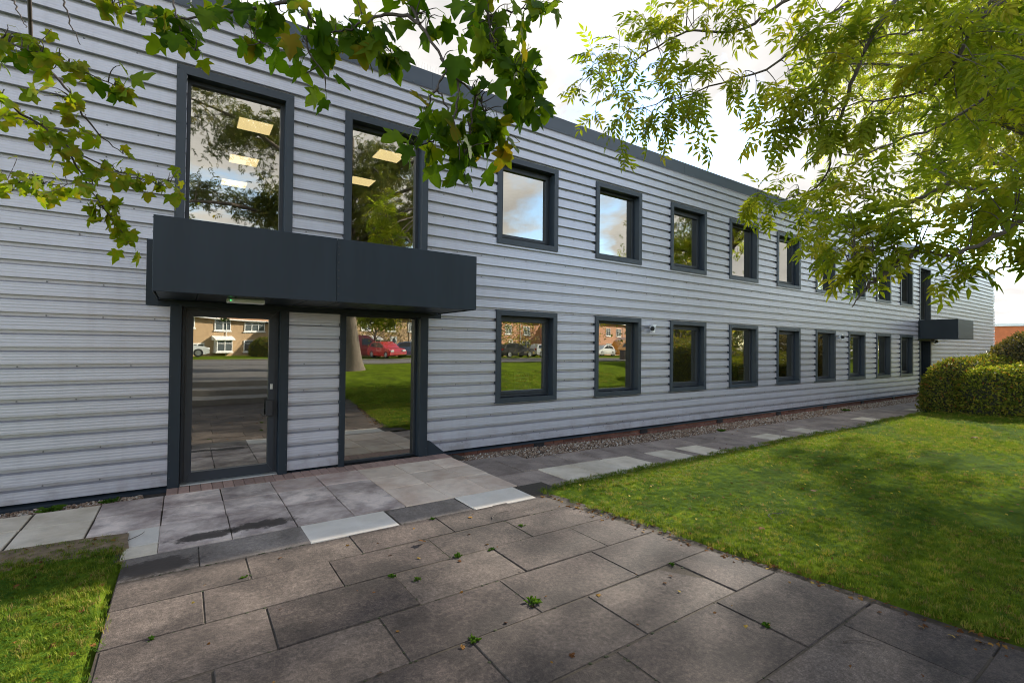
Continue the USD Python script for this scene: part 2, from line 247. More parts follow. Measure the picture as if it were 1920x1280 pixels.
m_maple = leafy('maple_leaf', [(0.0, (0.045, 0.105, 0.006)), (0.45, (0.095, 0.185, 0.010)), (0.90, (0.18, 0.26, 0.014)), (0.97, (0.28, 0.26, 0.018)), (1.0, (0.32, 0.23, 0.02))], trans=0.68, rough=0.55, spec=0.15, tint=(1.0, 1.0, 0.35))
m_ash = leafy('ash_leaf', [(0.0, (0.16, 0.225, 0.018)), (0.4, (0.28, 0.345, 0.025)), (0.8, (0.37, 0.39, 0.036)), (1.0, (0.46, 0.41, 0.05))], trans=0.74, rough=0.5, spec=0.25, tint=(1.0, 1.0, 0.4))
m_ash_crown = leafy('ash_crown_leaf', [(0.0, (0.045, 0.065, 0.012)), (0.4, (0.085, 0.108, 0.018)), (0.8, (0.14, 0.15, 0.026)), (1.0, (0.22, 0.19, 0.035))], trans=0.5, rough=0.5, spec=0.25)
m_dead = leafy('dead_leaf', [(0.0, (0.08, 0.030, 0.010)), (0.6, (0.15, 0.065, 0.018)), (0.9, (0.24, 0.13, 0.03)), (1.0, (0.34, 0.24, 0.05))], trans=0.2, spec=0.1, rough=0.8)
m_hedge = leafy('hedge_leaf', [(0.0, (0.050, 0.075, 0.008)), (0.40, (0.125, 0.150, 0.016)), (0.72, (0.20, 0.205, 0.026)), (0.92, (0.31, 0.24, 0.04)), (1.0, (0.28, 0.09, 0.02))], trans=0.35, rough=0.55, spec=0.2)
m_hedge_bright = leafy('bright_hedge_leaf', [(0.0, (0.045, 0.075, 0.007)), (0.35, (0.125, 0.165, 0.015)), (0.7, (0.235, 0.25, 0.026)), (0.93, (0.36, 0.30, 0.04)), (1.0, (0.30, 0.10, 0.02))], trans=0.4, rough=0.55, spec=0.2)
m_hedge_brown = leafy('brown_hedge_leaf', [(0.0, (0.045, 0.045, 0.012)), (0.45, (0.105, 0.098, 0.022)), (0.8, (0.17, 0.135, 0.034)), (1.0, (0.23, 0.14, 0.045))], trans=0.25, rough=0.5)
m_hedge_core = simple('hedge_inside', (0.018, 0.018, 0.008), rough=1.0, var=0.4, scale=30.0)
m_tree_leaf = leafy('far_tree_leaf', [(0.0, (0.07, 0.10, 0.010)), (0.5, (0.18, 0.20, 0.018)), (0.8, (0.30, 0.26, 0.025)), (1.0, (0.40, 0.29, 0.04))], trans=0.5)
m_bark = simple('grey_bark', (0.115, 0.095, 0.075), rough=0.95, var=0.35, scale=14.0, bump=0.012, bscale=35.0, stretch=(1, 1, 0.3))
m_twig = simple('brown_twig', (0.050, 0.036, 0.028), rough=0.8, var=0.3, scale=40.0)
m_limb = simple('ash_limb', (0.085, 0.066, 0.052), rough=0.85, var=0.3, scale=30.0)
m_pebble = M('pebble', {'oi': ('object_info', {}), 'r': ('rgb_ramp', {'ramp': [(0.0, (0.09, 0.058, 0.04)), (0.35, (0.20, 0.125, 0.08)), (0.65, (0.28, 0.19, 0.125)), (0.88, (0.36, 0.29, 0.22)), (1.0, (0.50, 0.46, 0.40))]}), 'p': ('principled_bsdf', {'roughness': 0.75, 'specular_ior_level': 0.3})}, [('oi.random', 'r.fac'), ('r.color', 'p.base_color')], 'p.BSDF')
# ---------------------------------------------------------------- the office building
XL, XR, ZT, PITCH = -9.0, 35.07, 5.472, 0.171
bld = thing('office_building', 'long two-storey office building clad in silver ribbed metal with dark grey window frames', 'building', (0, 0.062, 0))
WX, WSTEP, WW = 4.18, 2.2035, 1.275
LOW, UPP = (0.70, 2.232), (3.318, 4.776)
openings = []                                  # clear openings in the cladding (x0, x1, z0, z1), under the flashings
TR = 0.088
for k in range(9):
    x0 = WX + WSTEP * k
    for z0, z1 in (LOW, UPP): openings.append((x0 + TR - 0.02, x0 + WW - TR + 0.02, z0 + TR - 0.02, z1 - TR + 0.02))
openings += [(-0.10, 1.06, -0.1, 2.14), (1.75, 2.95, -0.1, 2.14), (-0.02, 1.02, 2.60, 4.70), (1.84, 2.86, 2.60, 4.70), (23.90, 25.05, -0.1, 2.14), (23.90, 25.05, 2.60, 4.95)]
RIB = [(0.0, 0.0), (0.037, 0.0), (0.0364, -0.046), (0.062, -0.046), (0.069, -0.0453), (0.075, -0.0453), (0.082, -0.046), (0.092, -0.046), (0.099, -0.0453), (0.105, -0.0453), (0.112, -0.046), (0.122, -0.046), (0.129, -0.0453), (0.135, -0.0453), (0.142, -0.046), (0.154, -0.046), (0.171, 0.0)]
zcuts = sorted({round(z, 4) for o in openings for z in o[2:]})
def cladding_sheet(xa, xb, r0, r1):
    mb = MB()
    for r in range(r0, r1):
        for (u0, y0), (u1, y1) in zip(RIB[:-1], RIB[1:]):
            za, zb = r * PITCH + u0, r * PITCH + u1
            stops = [za] + [z for z in zcuts if za + 1e-6 < z < zb - 1e-6] + [zb]
            for s0, s1 in zip(stops[:-1], stops[1:]):
                ya, yb = (y0 + (y1 - y0) * (s - za) / (zb - za) for s in (s0, s1)); zm = (s0 + s1) / 2
                spans = [(xa, xb)]
                for ox0, ox1, oz0, oz1 in openings:
                    if oz0 < zm < oz1: spans = [t for a, b in spans for t in ((a, min(b, ox0)), (max(a, ox1), b)) if t[1] - t[0] > 1e-4]
                for a, b in spans: mb.quad((a, ya, s0), (b, ya, s0), (b, yb, s1), (a, yb, s1))
    return mb
xs = [XL, -0.12, 1.4, 6.06, 12.0, 18.6, 24.5, 30.0, XR]
for r0 in range(0, 32, 5):
    for xa, xb in zip(xs[:-1], xs[1:]):
        mb = cladding_sheet(xa, xb, r0, min(32, r0 + 5))
        if mb.n:
            tm_ = trimesh.Trimesh(*mb.get(), process=True)
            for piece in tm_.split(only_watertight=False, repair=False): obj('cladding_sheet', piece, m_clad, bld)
scr = MB()                                     # fixing screws, in the valleys
for r in range(1, 32):
    if r % 5 in (1, 3):
        for i in range(92):
            x = -4 + i * 0.44 + (0.2 if r % 2 else 0); z = r * PITCH + 0.011
            if any(o[0] - 0.15 < x < o[1] + 0.15 and o[2] - .1 < z < o[3] + .1 for o in openings): continue
            scr.cyl((x, 0.0, z), (x, -0.008, z), 0.0075, 7)
for i in range(84): scr.cyl((3.2 + i * 0.38, -0.046, 0.145), (3.2 + i * 0.38, -0.051, 0.145), 0.008, 6)
tag(obj('fixing_screw', scr, m_screw, bld), kind='stuff')
# walls that are out of sight, roof, floors, ceilings
mb = MB().box(XL, XR, 0.30, 14.0, ZT - 0.25, ZT - 0.02).box(XL, XL + 0.2, 0.03, 14, -0.4, ZT - .26); mb.box(XR - 0.2, XR - 0.002, 0.03, 14, -0.4, ZT - .26); mb.box(XL, XR, 13.8, 13.99, -0.4, ZT - .26)
obj('shell', mb, m_clad, bld)
inner = MB()                                   # inside lining of the front wall, with holes at the windows
def lining(z0, z1, holes):
    x = XL + 0.2
    for a, b, c, d in sorted(holes):
        inner.box(x, a, 0.262, 0.30, z0, z1)
        if c > z0: inner.box(a, b, 0.262, 0.30, z0, c)
        if d < z1: inner.box(a, b, 0.262, 0.30, d, z1)
        x = b
    inner.box(x, XR - 0.2, 0.262, 0.30, z0, z1)
low_h = [(WX + WSTEP * k + TR, WX + WSTEP * k + WW - TR, LOW[0] + TR, LOW[1] - TR) for k in range(9)] + [(-0.05, 1.0, 0.0, 2.1), (1.78, 2.88, 0.0, 2.1), (23.95, 25.0, 0, 2.1)]
upp_h = [(WX + WSTEP * k + TR, WX + WSTEP * k + WW - TR, UPP[0] + TR, UPP[1] - TR) for k in range(9)] + [(-0.02, 1.02, 2.75, 4.68), (1.84, 2.86, 2.75, 4.68), (23.95, 25.0, 2.75, 4.68)]
lining(0.0, 2.45, low_h); lining(2.72, 4.78, upp_h)
obj('inner_wall', inner, m_wallin, bld)
obj('floor_slab', MB().box(XL + .2, XR - .2, 0.262, 13.8, -0.2, 0.0).box(XL + .2, XR - .2, 0.262, 13.8, 2.60, 2.72), m_carpet, bld)
obj('ceiling', MB().box(XL + .2, XR - .2, 0.302, 13.8, 2.46, 2.58).box(XL + .2, XR - .2, 0.302, 13.8, 4.79, 4.86), m_ceil, bld)
pw = MB()
for x in (-2.2, 6.0, 15.0, 23.2, 25.6): pw.box(x, x + 0.1, 0.302, 7.0, 0.002, 2.458).box(x, x + 0.1, 0.302, 7.0, 2.722, 4.788)
pw.box(XL + .2, XR - .2, 7.002, 7.1, 0.002, 2.458).box(XL + .2, XR - .2, 7.002, 7.1, 2.722, 4.788)
obj('partition', pw, m_wallin, bld)
for x, y in [(0.56, 0.93), (0.56, 2.50), (0.52, 3.95), (2.52, 0.85), (2.52, 2.35), (2.50, 3.85)]:
    cl = obj('ceiling_light', MB().box(x + .01, x + .45, y + .01, y + .43, 4.765, 4.789), m_white, bld)
    obj('diffuser', MB().box(x + .02, x + 0.44, y + .02, y + 0.42, 4.757, 4.764), m_panel, cl)
bal = MB().cyl((-2.0, 1.3, 3.55), (0.93, 1.3, 3.55), 0.016, 8).cyl((0.93, 1.3, 2.72), (0.93, 1.3, 3.55), 0.016, 8).cyl((-0.6, 1.3, 2.72), (-0.6, 1.3, 3.55), 0.016, 8)
obj('stair_rail', bal, m_rail, bld)
# coping along the roof edge, sheet by sheet, with bird spikes on top
x = XL
while x < XR - 0.01:
    xe = min(XR + 0.03, x + 3.0)
    cp = obj('roof_coping', MB().prism([(-0.072, 5.455), (-0.062, 5.455), (-0.060, 5.690), (0.35, 5.672), (0.35, 5.688), (-0.072, 5.706)], 0, x + 0.002, xe - 0.002), m_coping, bld)
    sc = MB()
    for i in range(5):
        sx = x + 0.3 + i * 0.6
        if sx < XR: sc.cyl((sx, -0.070, 5.475), (sx, -0.080, 5.475), 0.010, 6)
    tag(obj('rivet', sc, m_screw, cp), kind='stuff')
    x = xe
rnd = random.Random(3); sp = MB()
for i in range(int((XR - 0.2) / 0.045)):
    x = 0.2 + i * 0.045; z = 5.70
    for dy, dx in ((-0.035, -0.02), (0.03, 0.015)):
        sp.tube([(x, 0.0, z), (x + dx + rnd.uniform(-.012, .012), dy * 1.4, z + 0.115)], [0.0016, 0.0012], 3, cap=False)
sp.box(0.15, XR - .1, -0.02, 0.02, 5.7005, 5.704)
tag(obj('bird_spike', sp, m_spike, bld), kind='stuff')
# drip flashing and brick plinth
obj('drip_flashing', MB().prism([(0.02, -0.02), (-0.055, -0.02), (-0.055, -0.012), (0.0, 0.03), (0.02, 0.03)], 0, 3.02, 23.80), m_dark, bld)
obj('drip_flashing', MB().prism([(0.02, -0.06), (-0.055, -0.06), (-0.055, -0.012), (0.0, 0.03), (0.02, 0.03)], 0, XL, -0.14), m_dark, bld)
obj('drip_flashing', MB().prism([(0.02, -0.02), (-0.055, -0.02), (-0.055, -0.012), (0.0, 0.03), (0.02, 0.03)], 0, 25.14, XR), m_dark, bld)
obj('drip_flashing', MB().prism([(0.02, -0.02), (-0.055, -0.02), (-0.055, -0.012), (0.0, 0.03), (0.02, 0.03)], 0, 1.09, 1.715), m_dark, bld)
pl = obj('plinth', MB().box(3.0, XR, 0.03, 0.3, -0.5, -0.021), m_mortar, bld)
rnd = random.Random(5); far = MB(); nb = 0
for row in range(3):
    z1 = -0.022 - row * 0.075; x = 3.0 + (0.11 if row % 2 else 0)
    while x < XR - 0.3:
        dy = rnd.uniform(-.004, .004); near = x < 16
        b = MB() if near else far
        if near: b.cbox(x, x + 0.213, 0.012 + dy, 0.05, z1 - 0.064, z1, 0.003); obj('brick', b, m_brick, pl); nb += 1
        else: b.box(x, x + 0.213, 0.012 + dy, 0.05, z1 - 0.064, z1)
        x += 0.224
tag(obj('far_brick', far, m_brick, pl), kind='stuff')
for x in (5.02, 7.72, 10.4, 13.1, 15.8, 18.5, 21.2): obj('airbrick', MB().cbox(x, x + 0.21, -0.012, 0.06, -0.115, -0.03, .003).box(x + .02, x + .19, -0.016, -0.012, -0.10, -0.09).box(x + .02, x + .19, -0.016, -0.012, -0.075, -0.065).box(x + .02, x + .19, -0.016, -0.012, -0.05, -0.04), m_black, bld)

def ring(mb, x0, x1, z0, z1, w, y0, y1, wb=None):
    "picture frame of four mitred pieces between depths y0 and y1"
    wb = w if wb is None else wb; xi, xj, zi, zj = x0 + w, x1 - w, z0 + wb, z1 - w; g = 0.0008
    mb.prism([(x0, z0), (x0, z1), (xi - g, zj - g), (xi - g, zi + g)][::1], 1, y0, y1)
    mb.prism([(x1, z0), (x1, z1), (xj + g, zj - g), (xj + g, zi + g)], 1, y0, y1)
    mb.prism([(x0 + .0012, z1), (x1 - .0012, z1), (xj, zj), (xi, zj)], 1, y0 + 0.0006, y1)
    mb.prism([(x0 + .0012, z0), (x1 - .0012, z0), (xj, zi), (xi, zi)], 1, y0 + 0.0006, y1)
    return mb
def surround(x0, x1, z0, z1, w, depth, rivets=True):
    mb = ring(MB(), x0, x1, z0, z1, w, -0.066, -0.048)
    xi, xj, zi, zj = x0 + w, x1 - w, z0 + w, z1 - w
    mb.box(xi - 0.004, xi, -0.048, depth, zi, zj).box(xj, xj + 0.004, -0.048, depth, zi, zj).box(xi, xj, -0.048, depth, zj, zj + 0.004)
    mb.prism([(-0.048, zi - 0.012), (depth, zi + 0.006), (depth, zi), (-0.048, zi - 0.018)], 0, xi, xj)
    mb.box(x0, x0 + 0.002, -0.048, -0.003, z0, z1).box(x1 - .002, x1, -0.048, -0.003, z0, z1)
    return mb
def rivets(x0, x1, z0, z1):
    mb = MB(); n = max(2, round((z1 - z0) / 0.2)); e = 0.014
    for i in range(n):
        z = z0 + 0.05 + (z1 - z0 - 0.1) * i / (n - 1)
        for x in (x0 + e, x1 - e): mb.cyl((x, -0.066, z), (x, -0.071, z), 0.0065, 6)
    m = max(2, round((x1 - x0) / 0.32))
    for i in range(1, m):
        for z in (z0 + e, z1 - e): mb.cyl((x0 + (x1 - x0) * i / m, -0.066, z), (x0 + (x1 - x0) * i / m, -0.071, z), 0.0065, 6)
    return mb
def window(x0, x1, z0, z1, opening, label=None, w=TR, depth=0.075):
    wd = obj('window', surround(x0, x1, z0, z1, w, 0.262), m_trim, bld)
    if label: tag(wd, label)
    tag(obj('rivet', rivets(x0, x1, z0, z1), m_dark2, wd), kind='stuff')
    xi, xj, zi, zj = x0 + w, x1 - w, z0 + w + 0.004, z1 - w
    fw = 0.045
    obj('outer_frame', ring(MB(), xi, xj, zi, zj, fw, depth, depth + 0.058), m_dark2, wd)
    a = fw
    if opening:
        obj('opening_sash', ring(MB(), xi + fw + .003, xj - fw - .003, zi + fw + .003, zj - fw - .003, 0.048, depth - 0.012, depth + 0.045), m_dark2, wd); a = fw + 0.049
    y = depth + 0.03
    obj('pane', MB().quad((xi + a - .004, y, zi + a - .004), (xj - a + .004, y, zi + a - .004), (xj - a + .004, y, zj - a + .004), (xi + a - .004, y, zj - a + .004)), m_glass, wd)
    return wd
for k in range(9):
    x0 = WX + WSTEP * k
    window(x0, x0 + WW, *LOW, k % 2 == 0)
    window(x0, x0 + WW, *UPP, k % 2 == 0)
window(-0.12, 1.105, 2.62, 4.785, False, 'tall window above the entrance canopy, left one', w=0.095, depth=0.05)
window(1.742, 2.955, 2.62, 4.785, False, 'tall window above the entrance canopy, right one', w=0.095, depth=0.075)
window(23.84, 25.12, 2.60, 4.98, False, 'tall window strip above the far canopy', w=0.07, depth=0.10)
# entrance: door and fixed light, with full-height posts
def posts(xl0, xl1, xr0, xr1, zt):
    mb = MB().cbox(xl0, xl1, -0.070, 0.0, 0.002, zt, .003).cbox(xr0, xr1, -0.070, 0.0, 0.002, zt, .003)
    mb.box(xl1 - .004, xl1, 0.0, 0.16, 0.002, zt).box(xr0, xr0 + .004, 0.0, 0.16, 0.002, zt).box(xl1, xr0, -0.03, 0.16, zt - .01, zt + .05)
    return mb
door = obj('door', posts(-0.140, -0.030, 0.985, 1.085, 2.06), m_dark, bld)
rv = MB()
for i in range(11):
    z = 0.12 + i * 0.19
    for x in (-0.125, 1.070): rv.cyl((x, -0.070, z), (x, -0.076, z), 0.007, 6)
tag(obj('rivet', rv, m_dark2, door), kind='stuff')
obj('door_frame', ring(MB(), -0.026, 0.981, 0.012, 2.05, 0.035, 0.055, 0.13), m_dark2, door)
obj('door_leaf', ring(MB(), 0.010, 0.945, 0.030, 2.012, 0.072, 0.045, 0.105, wb=0.105), m_dark2, door)
obj('threshold', MB().cbox(-0.026, 0.981, -0.02, 0.16, 0.0, 0.018, .003), m_rail, door)
obj('pane', MB().quad((0.078, 0.085, 0.131), (0.877, 0.085, 0.131), (0.877, 0.085, 1.944), (0.078, 0.085, 1.944)), m_glass, door)
hd = MB().cbox(0.845, 0.925, -0.005, 0.012, 0.735, 0.935, .004).cbox(0.855, 0.875, 0.012, 0.046, 0.75, 0.92, .003)
obj('handle', hd, m_black, door)
obj('lock_plate', MB().cbox(0.893, 0.925, 0.037, 0.046, 1.065, 1.130, .002).cyl((0.909, 0.038, 1.105), (0.909, 0.030, 1.105), 0.009, 10), m_rail, door)
obj('door_sensor', MB().cbox(0.835, 0.860, 0.070, 0.083, 1.88, 1.91, .002), m_black, door)
fx = obj('side_light', posts(1.715, 1.792, 2.862, 2.985, 2.06).prism([(2.986, 0.004), (3.30, 0.004), (3.04, 0.215), (2.986, 0.235)], 1, -0.052, -0.044), m_dark, bld)
obj('frame', ring(MB(), 1.796, 2.858, 0.008, 2.05, 0.030, 0.085, 0.14), m_dark2, fx)
obj('pane', MB().quad((1.822, 0.11, 0.034), (2.832, 0.11, 0.034), (2.832, 0.11, 2.024), (1.822, 0.11, 2.024)), m_glass, fx)
rv = MB()
for i in range(11):
    z = 0.12 + i * 0.19
    for x in (1.728, 2.970): rv.cyl((x, -0.070, z), (x, -0.076, z), 0.007, 6)
tag(obj('rivet', rv, m_dark2, fx), kind='stuff')
d2 = obj('door', posts(23.82, 23.90, 25.02, 25.13, 2.06), m_dark, bld)
obj('door_leaf', ring(MB(), 23.91, 25.01, 0.03, 2.05, 0.09, 0.20, 0.26), m_dark2, d2)
obj('pane', MB().quad((23.99, .23, .11), (24.93, .23, .11), (24.93, .23, 1.97), (23.99, .23, 1.97)), m_glass, d2)
obj('jamb', MB().box(23.90, 23.906, 0.16, 0.30, 0.002, 2.1).box(25.014, 25.02, 0.16, 0.30, .002, 2.1), m_dark, d2)
# canopies
def canopy(x0, x1, z0, z1, d, joints, label):
    c = obj('canopy', MB().box(x0 + 0.012, x1 - 0.012, -d + 0.012, -0.063, z0 + 0.03, z1 - 0.02), m_dark2, bld); tag(c, label)
    e = [x0] + joints + [x1]
    for a, b in zip(e[:-1], e[1:]): obj('fascia_panel', MB().cbox(a + 0.0012, b - 0.0012, -d, -d + 0.010, z0, z1, .003), m_dark, c)
    for xa, xb in ((x0, x0 + 0.010), (x1 - 0.010, x1)): obj('end_panel', MB().cbox(xa, xb, -d + 0.011, -0.063, z0, z1, .003), m_dark, c)
    n = max(3, round((x1 - x0) / 0.34))
    for i in range(n):
        a, b = x0 + 0.014 + (x1 - x0 - 0.028) * i / n, x0 + 0.014 + (x1 - x0 - 0.028) * (i + 1) / n
        obj('soffit_panel', MB().cbox(a + 0.004, b - 0.004, -d + 0.012, -0.064, z0 + 0.012, z0 + 0.028, .004), m_dark, c)
    fl = MB().box(x0 - 0.105, x0 - 0.001, -0.062, -0.046, z0 - 0.055, z1 - 0.03).box(x0, x1 + 0.045, -0.0615, -0.046, z0 - 0.06, z0 + 0.008).box(x0, x1, -0.061, -0.046, z1 - .02, z1 + .03)
    obj('wall_flange', fl, m_dark, c)
    rv = MB()
    for x in joints:
        for s in (-0.022, 0.022)[1:]:
            for i in range(7): z = z0 + 0.09 + (z1 - z0 - 0.18) * i / 6; rv.cyl((x + s, -d, z), (x + s, -d - 0.006, z), 0.011, 8)
    for i in range(6): z = z0 + .02 + (z1 - z0 - .04) * i / 5; rv.cyl((x0 - 0.03, -0.062, z), (x0 - 0.03, -0.068, z), 0.007, 6).cyl((x0, -d + .03, z), (x0 - 0.005, -d + .03, z), 0.006, 6)
    for i in range(n): rv.cyl((x0 + .1 + (x1 - x0 - .2) * i / (n - 1), -d + .05, z0 + .013), (x0 + .1 + (x1 - x0 - .2) * i / (n - 1), -d + .05, z0 + .006), 0.006, 6)
    tag(obj('rivet', rv, m_black, c), kind='stuff')
    return c
can = canopy(-0.255, 3.145, 2.100, 2.800, 1.20, [1.372], 'wide dark canopy over the near entrance')
li = obj('canopy_light', MB().cbox(0.36, 0.72, -0.80, -0.68, 2.062, 2.110, .008), m_white, can)
canopy(23.78, 25.75, 2.110, 2.850, 1.20, [], 'dark canopy over the far entrance')
led = MB().cyl((0.395, -0.801, 2.085), (0.395, -0.806, 2.085), 0.004, 8)
obj('indicator_led', led, m_led, bld)

# ---------------------------------------------------------------- cameras and notices on the building
def cctv(x, z, label):
    t = thing('security_camera', label, 'camera', (x, 0.02, z))
    obj('wall_plate', MB().cyl((0.05, -0.001, 0.0), (0.05, -0.045, 0.0), 0.045, 16), m_white, t)
    obj('shield', MB().prism([(-0.03, 0.075), (0.10, 0.085), (0.055, 0.02), (0.045, -0.085), (-0.04, -0.075), (-0.005, 0.0)], 1, -0.10, -0.046), m_white, t)
    obj('arm', MB().tube([(0.0, -0.08, 0.0), (-0.045, -0.10, 0.012), (-0.075, -0.12, 0.0)], [0.013] * 3, 8), m_black, t)
    obj('camera_body', MB().tube([(-0.05, -0.12, 0.004), (-0.07, -0.13, 0.002), (-0.115, -0.165, -0.012), (-0.122, -0.171, -0.014)], [0.030, 0.044, 0.044, 0.036], 16), m_black, t)
    return t
cctv(7.94, 2.035, 'small white and black security camera between the second and third lower windows')
cctv(16.70, 2.040, 'small white and black security camera between the sixth and seventh lower windows')
cctv(25.42, 2.03, 'small security camera on the cladding beside the far door, under its canopy')
def notice(x0, z0, w, h, label):
    t = thing('notice', label, 'notice', (x0, 0.174, z0))
    obj('sheet', MB().box(0, w, 0.0, 0.002, 0, h), m_paper, t)
    tm = meshkit.text_mesh('WARNING', h * 0.125, 0.001, bold=True); v = np.array(tm.vertices); s = w * 0.84 / v[:, 0].max()
    v = np.stack([v[:, 0] * s + w * 0.08, -v[:, 2] - 0.0002, v[:, 1] + h * 0.80], 1)
    obj('heading', (v, np.array(tm.faces)[:, ::-1]), m_red_ink, t)
    ln = MB(); ln2 = MB(); r = random.Random(4)
    for i in range(2): ln.box(w * .08, w * r.uniform(.82, .92), -0.0012, -0.0002, h * (.68 - .09 * i), h * (.71 - .09 * i))
    for i in range(5): ln2.box(w * .1, w * r.uniform(.6, .9), -0.0012, -0.0002, h * (.48 - .085 * i), h * (.495 - .085 * i))
    obj('print', ln, m_red_ink, t); obj('print', ln2, m_grey_ink, t)
notice(4.66, 0.80, 0.31, 0.40, 'pale warning notice behind the first lower window right of the entrance')
notice(11.455, 0.80, 0.31, 0.40, 'pale warning notice behind the fourth lower window right of the entrance')
# ---------------------------------------------------------------- the ground
def hgt(x, y):
    x, y = np.asarray(x, float), np.asarray(y, float)
    rise = 0.55 * smoothstep(6.8, 15.0, -y)
    return 0.012 + rise + 0.05 * smoothstep(4.0, 9.0, x) * smoothstep(2.2, 4.5, -y) + 0.03 * (meshkit.fbm(np.stack([x * 0.35, y * 0.35, 0 * x], -1), 3, 2) - 0.5) * smoothstep(3.6, 6, x)
def xe(y):                                     # right edge of the forecourt
    y = np.asarray(y, float); t = np.clip(-y - 2.3, 0, 6)
    return 3.22 + 0.148 * t + 0.07 * (meshkit.fbm(np.stack([0 * y, y * 2.3, 0 * y], -1), 3, 7) - 0.5)
def ye(x):                                     # front edge of the path along the wall
    x = np.asarray(x, float)
    return -2.09 + 0.07 * (meshkit.fbm(np.stack([x * 2.1, 0 * x, 0 * x], -1), 3, 9) - 0.5)
def path_z(x): return -0.025 - 0.055 * smoothstep(3.3, 9.0, np.asarray(x, float))
far = np.concatenate([[-900, -300, -120, -60], np.linspace(-40, 60, 26), [90, 150, 400, 900]])
gx, gy = np.meshgrid(far, np.concatenate([[-900, -300, -120, -80], np.linspace(-60, 40, 26), [80, 200, 900]]), indexing='ij')
gz = np.where(gy < -14, 0.50, np.where(gy > -8, -0.45, -0.45 + 0.95 * np.clip((-gy - 8) / 6, 0, 1)))
def grid_faces(n, m):
    i, j = np.meshgrid(np.arange(n - 1), np.arange(m - 1), indexing='ij')
    return np.stack([i * m + j, (i + 1) * m + j, (i + 1) * m + j + 1, i * m + j + 1], -1).reshape(-1, 4)
struct('ground', (np.stack([gx, gy, gz], -1).reshape(-1, 3), grid_faces(*gx.shape)), m_lawn)
def lawn_mesh(fa, fb, A, B):
    a, b = np.meshgrid(A, B, indexing='ij'); X, Y = fa(a, b), fb(a, b)
    Z = hgt(X, Y) * smoothstep(-0.02, 0.18, np.minimum(a, b)) - 0.05 * (1 - smoothstep(-0.02, 0.10, np.minimum(a, b)))
    return np.stack([X, Y, Z], -1).reshape(-1, 3), grid_faces(*a.shape)
A = np.r_[0, np.arange(0.05, 1.0, 0.12), np.linspace(1.0, 12, 45), np.linspace(13, 60, 24)]; B = np.r_[0, np.arange(0.05, 1.0, 0.12), np.linspace(1.0, 8, 30), np.linspace(8.4, 18.4, 16)]
RX = lambda a, b: xe(-2.25 - b) + 0.07 + a
RYf = lambda a, b: ye(3.3 + a) - 0.06 - 0.14 * np.exp(-a / 0.4) - b
lawn = struct('lawn', lawn_mesh(RX, RYf, A, B), m_lawn, smooth=True); tag(lawn)
LX = lambda a, b: -0.365 - a + 0.10 * (meshkit.fbm(np.stack([0 * b, b * 2.5, 0 * b], -1), 3, 4) - 0.5)
LY = lambda a, b: -1.30 - b - 0.10 * np.exp(-a / 0.5) + 0.06 * (meshkit.fbm(np.stack([a * 2.0, 0 * a, 0 * a], -1), 3, 5) - 0.5)
v, f = lawn_mesh(LX, LY, np.r_[0, np.arange(0.05, 1.0, 0.12), np.linspace(1, 30, 30)], B)
struct('lawn', (v, f[:, ::-1]), m_lawn, smooth=True)
struct('soil_bed', MB().quad((-12, -1.97, -0.012), (3.27, -1.97, -0.012), (3.27, -0.28, -0.012), (-12, -0.28, -0.012)).quad((-0.36, -8.2, -0.0048), (3.6, -8.2, -0.0048), (3.6, -1.97, -0.0048), (-0.36, -1.97, -0.0048)).quad((-12, -8.2, -0.055), (-.36, -8.2, -0.055), (-.36, -1.97, -0.055), (-12, -1.97, -0.055)).quad((-.2, -.28, -.04), (3.5, -.28, -.04), (3.5, .03, -.04), (-.2, .03, -.04)).quad((3.6, -2.5, -0.16), (36, -2.5, -0.16), (36, 0.03, -0.16), (3.6, 0.03, -0.16)).quad((3.6, -8.2, -0.10), (5.2, -8.2, -0.10), (5.2, -2.4, -0.10), (3.6, -2.4, -0.10)).quad((3.0, -8.2, -0.016), (4.6, -8.2, -0.016), (4.6, -2.3, -0.016), (3.0, -2.3, -0.016)), m_joint)
sa, sb = np.r_[-0.02, np.linspace(.1, 2.6, 40)], np.linspace(0, 1, 7); a, b = np.meshgrid(sa, sb, indexing='ij'); b = b * (0.20 + 0.70 * meshkit.fbm(np.stack([a * 2.2, 0 * a, 0 * a + 4], -1), 4, 13)) - .06 * (1 - b)
X, Y = LX(a, b), LY(a, b); struct('soil_patch', (np.stack([X, Y, hgt(X, Y) + 0.007 - .02 * (sb[None, :] < .01) - .02 * (sb[None, :] > .99)], -1).reshape(-1, 3), grid_faces(*a.shape)[:, ::-1]), m_soilp, smooth=True)
# slabs -----------------------------------------------------------
rs = random.Random(11)
def slab(parent, mat, pts, z, gap=0.005, th=0.05, tilt=0.0022, wob=0.004, name='slab', zf=None):
    "one paving slab: four corners, chamfered top, a little out of level; broken corners on old ones"
    p = np.array(pts, float); c = p.mean(0); d = c - p; d /= np.abs(d) + 1e-9
    p = p + d * gap + np.array([[rs.uniform(-wob, wob), rs.uniform(-wob, wob)] for _ in p])
    dz = rs.uniform(-tilt, tilt); tx, ty = rs.uniform(-tilt, tilt) * 2.2, rs.uniform(-tilt, tilt) * 2.2
    def ringpts(inset, zz):
        q = p + np.sign(c - p) * inset
        return [(a, b, (z if zf is None else float(zf(a))) + dz + (a - c[0]) * tx + (b - c[1]) * ty + zz) for a, b in q]
    v = ringpts(0, -th) + ringpts(0, -0.006) + ringpts(0.004, 0.0); n = len(p)
    fs = [(k * n + i, k * n + (i + 1) % n, (k + 1) * n + (i + 1) % n, (k + 1) * n + i) for k in (0, 1) for i in range(n)] + [(2 * n, 2 * n + 1, 2 * n + 2, 2 * n + 3)]
    return obj(name, (v, np.array(fs)), mat, parent)
def rect(x0, x1, y0, y1): return [(x0, y0), (x1, y0), (x1, y1), (x0, y1)]
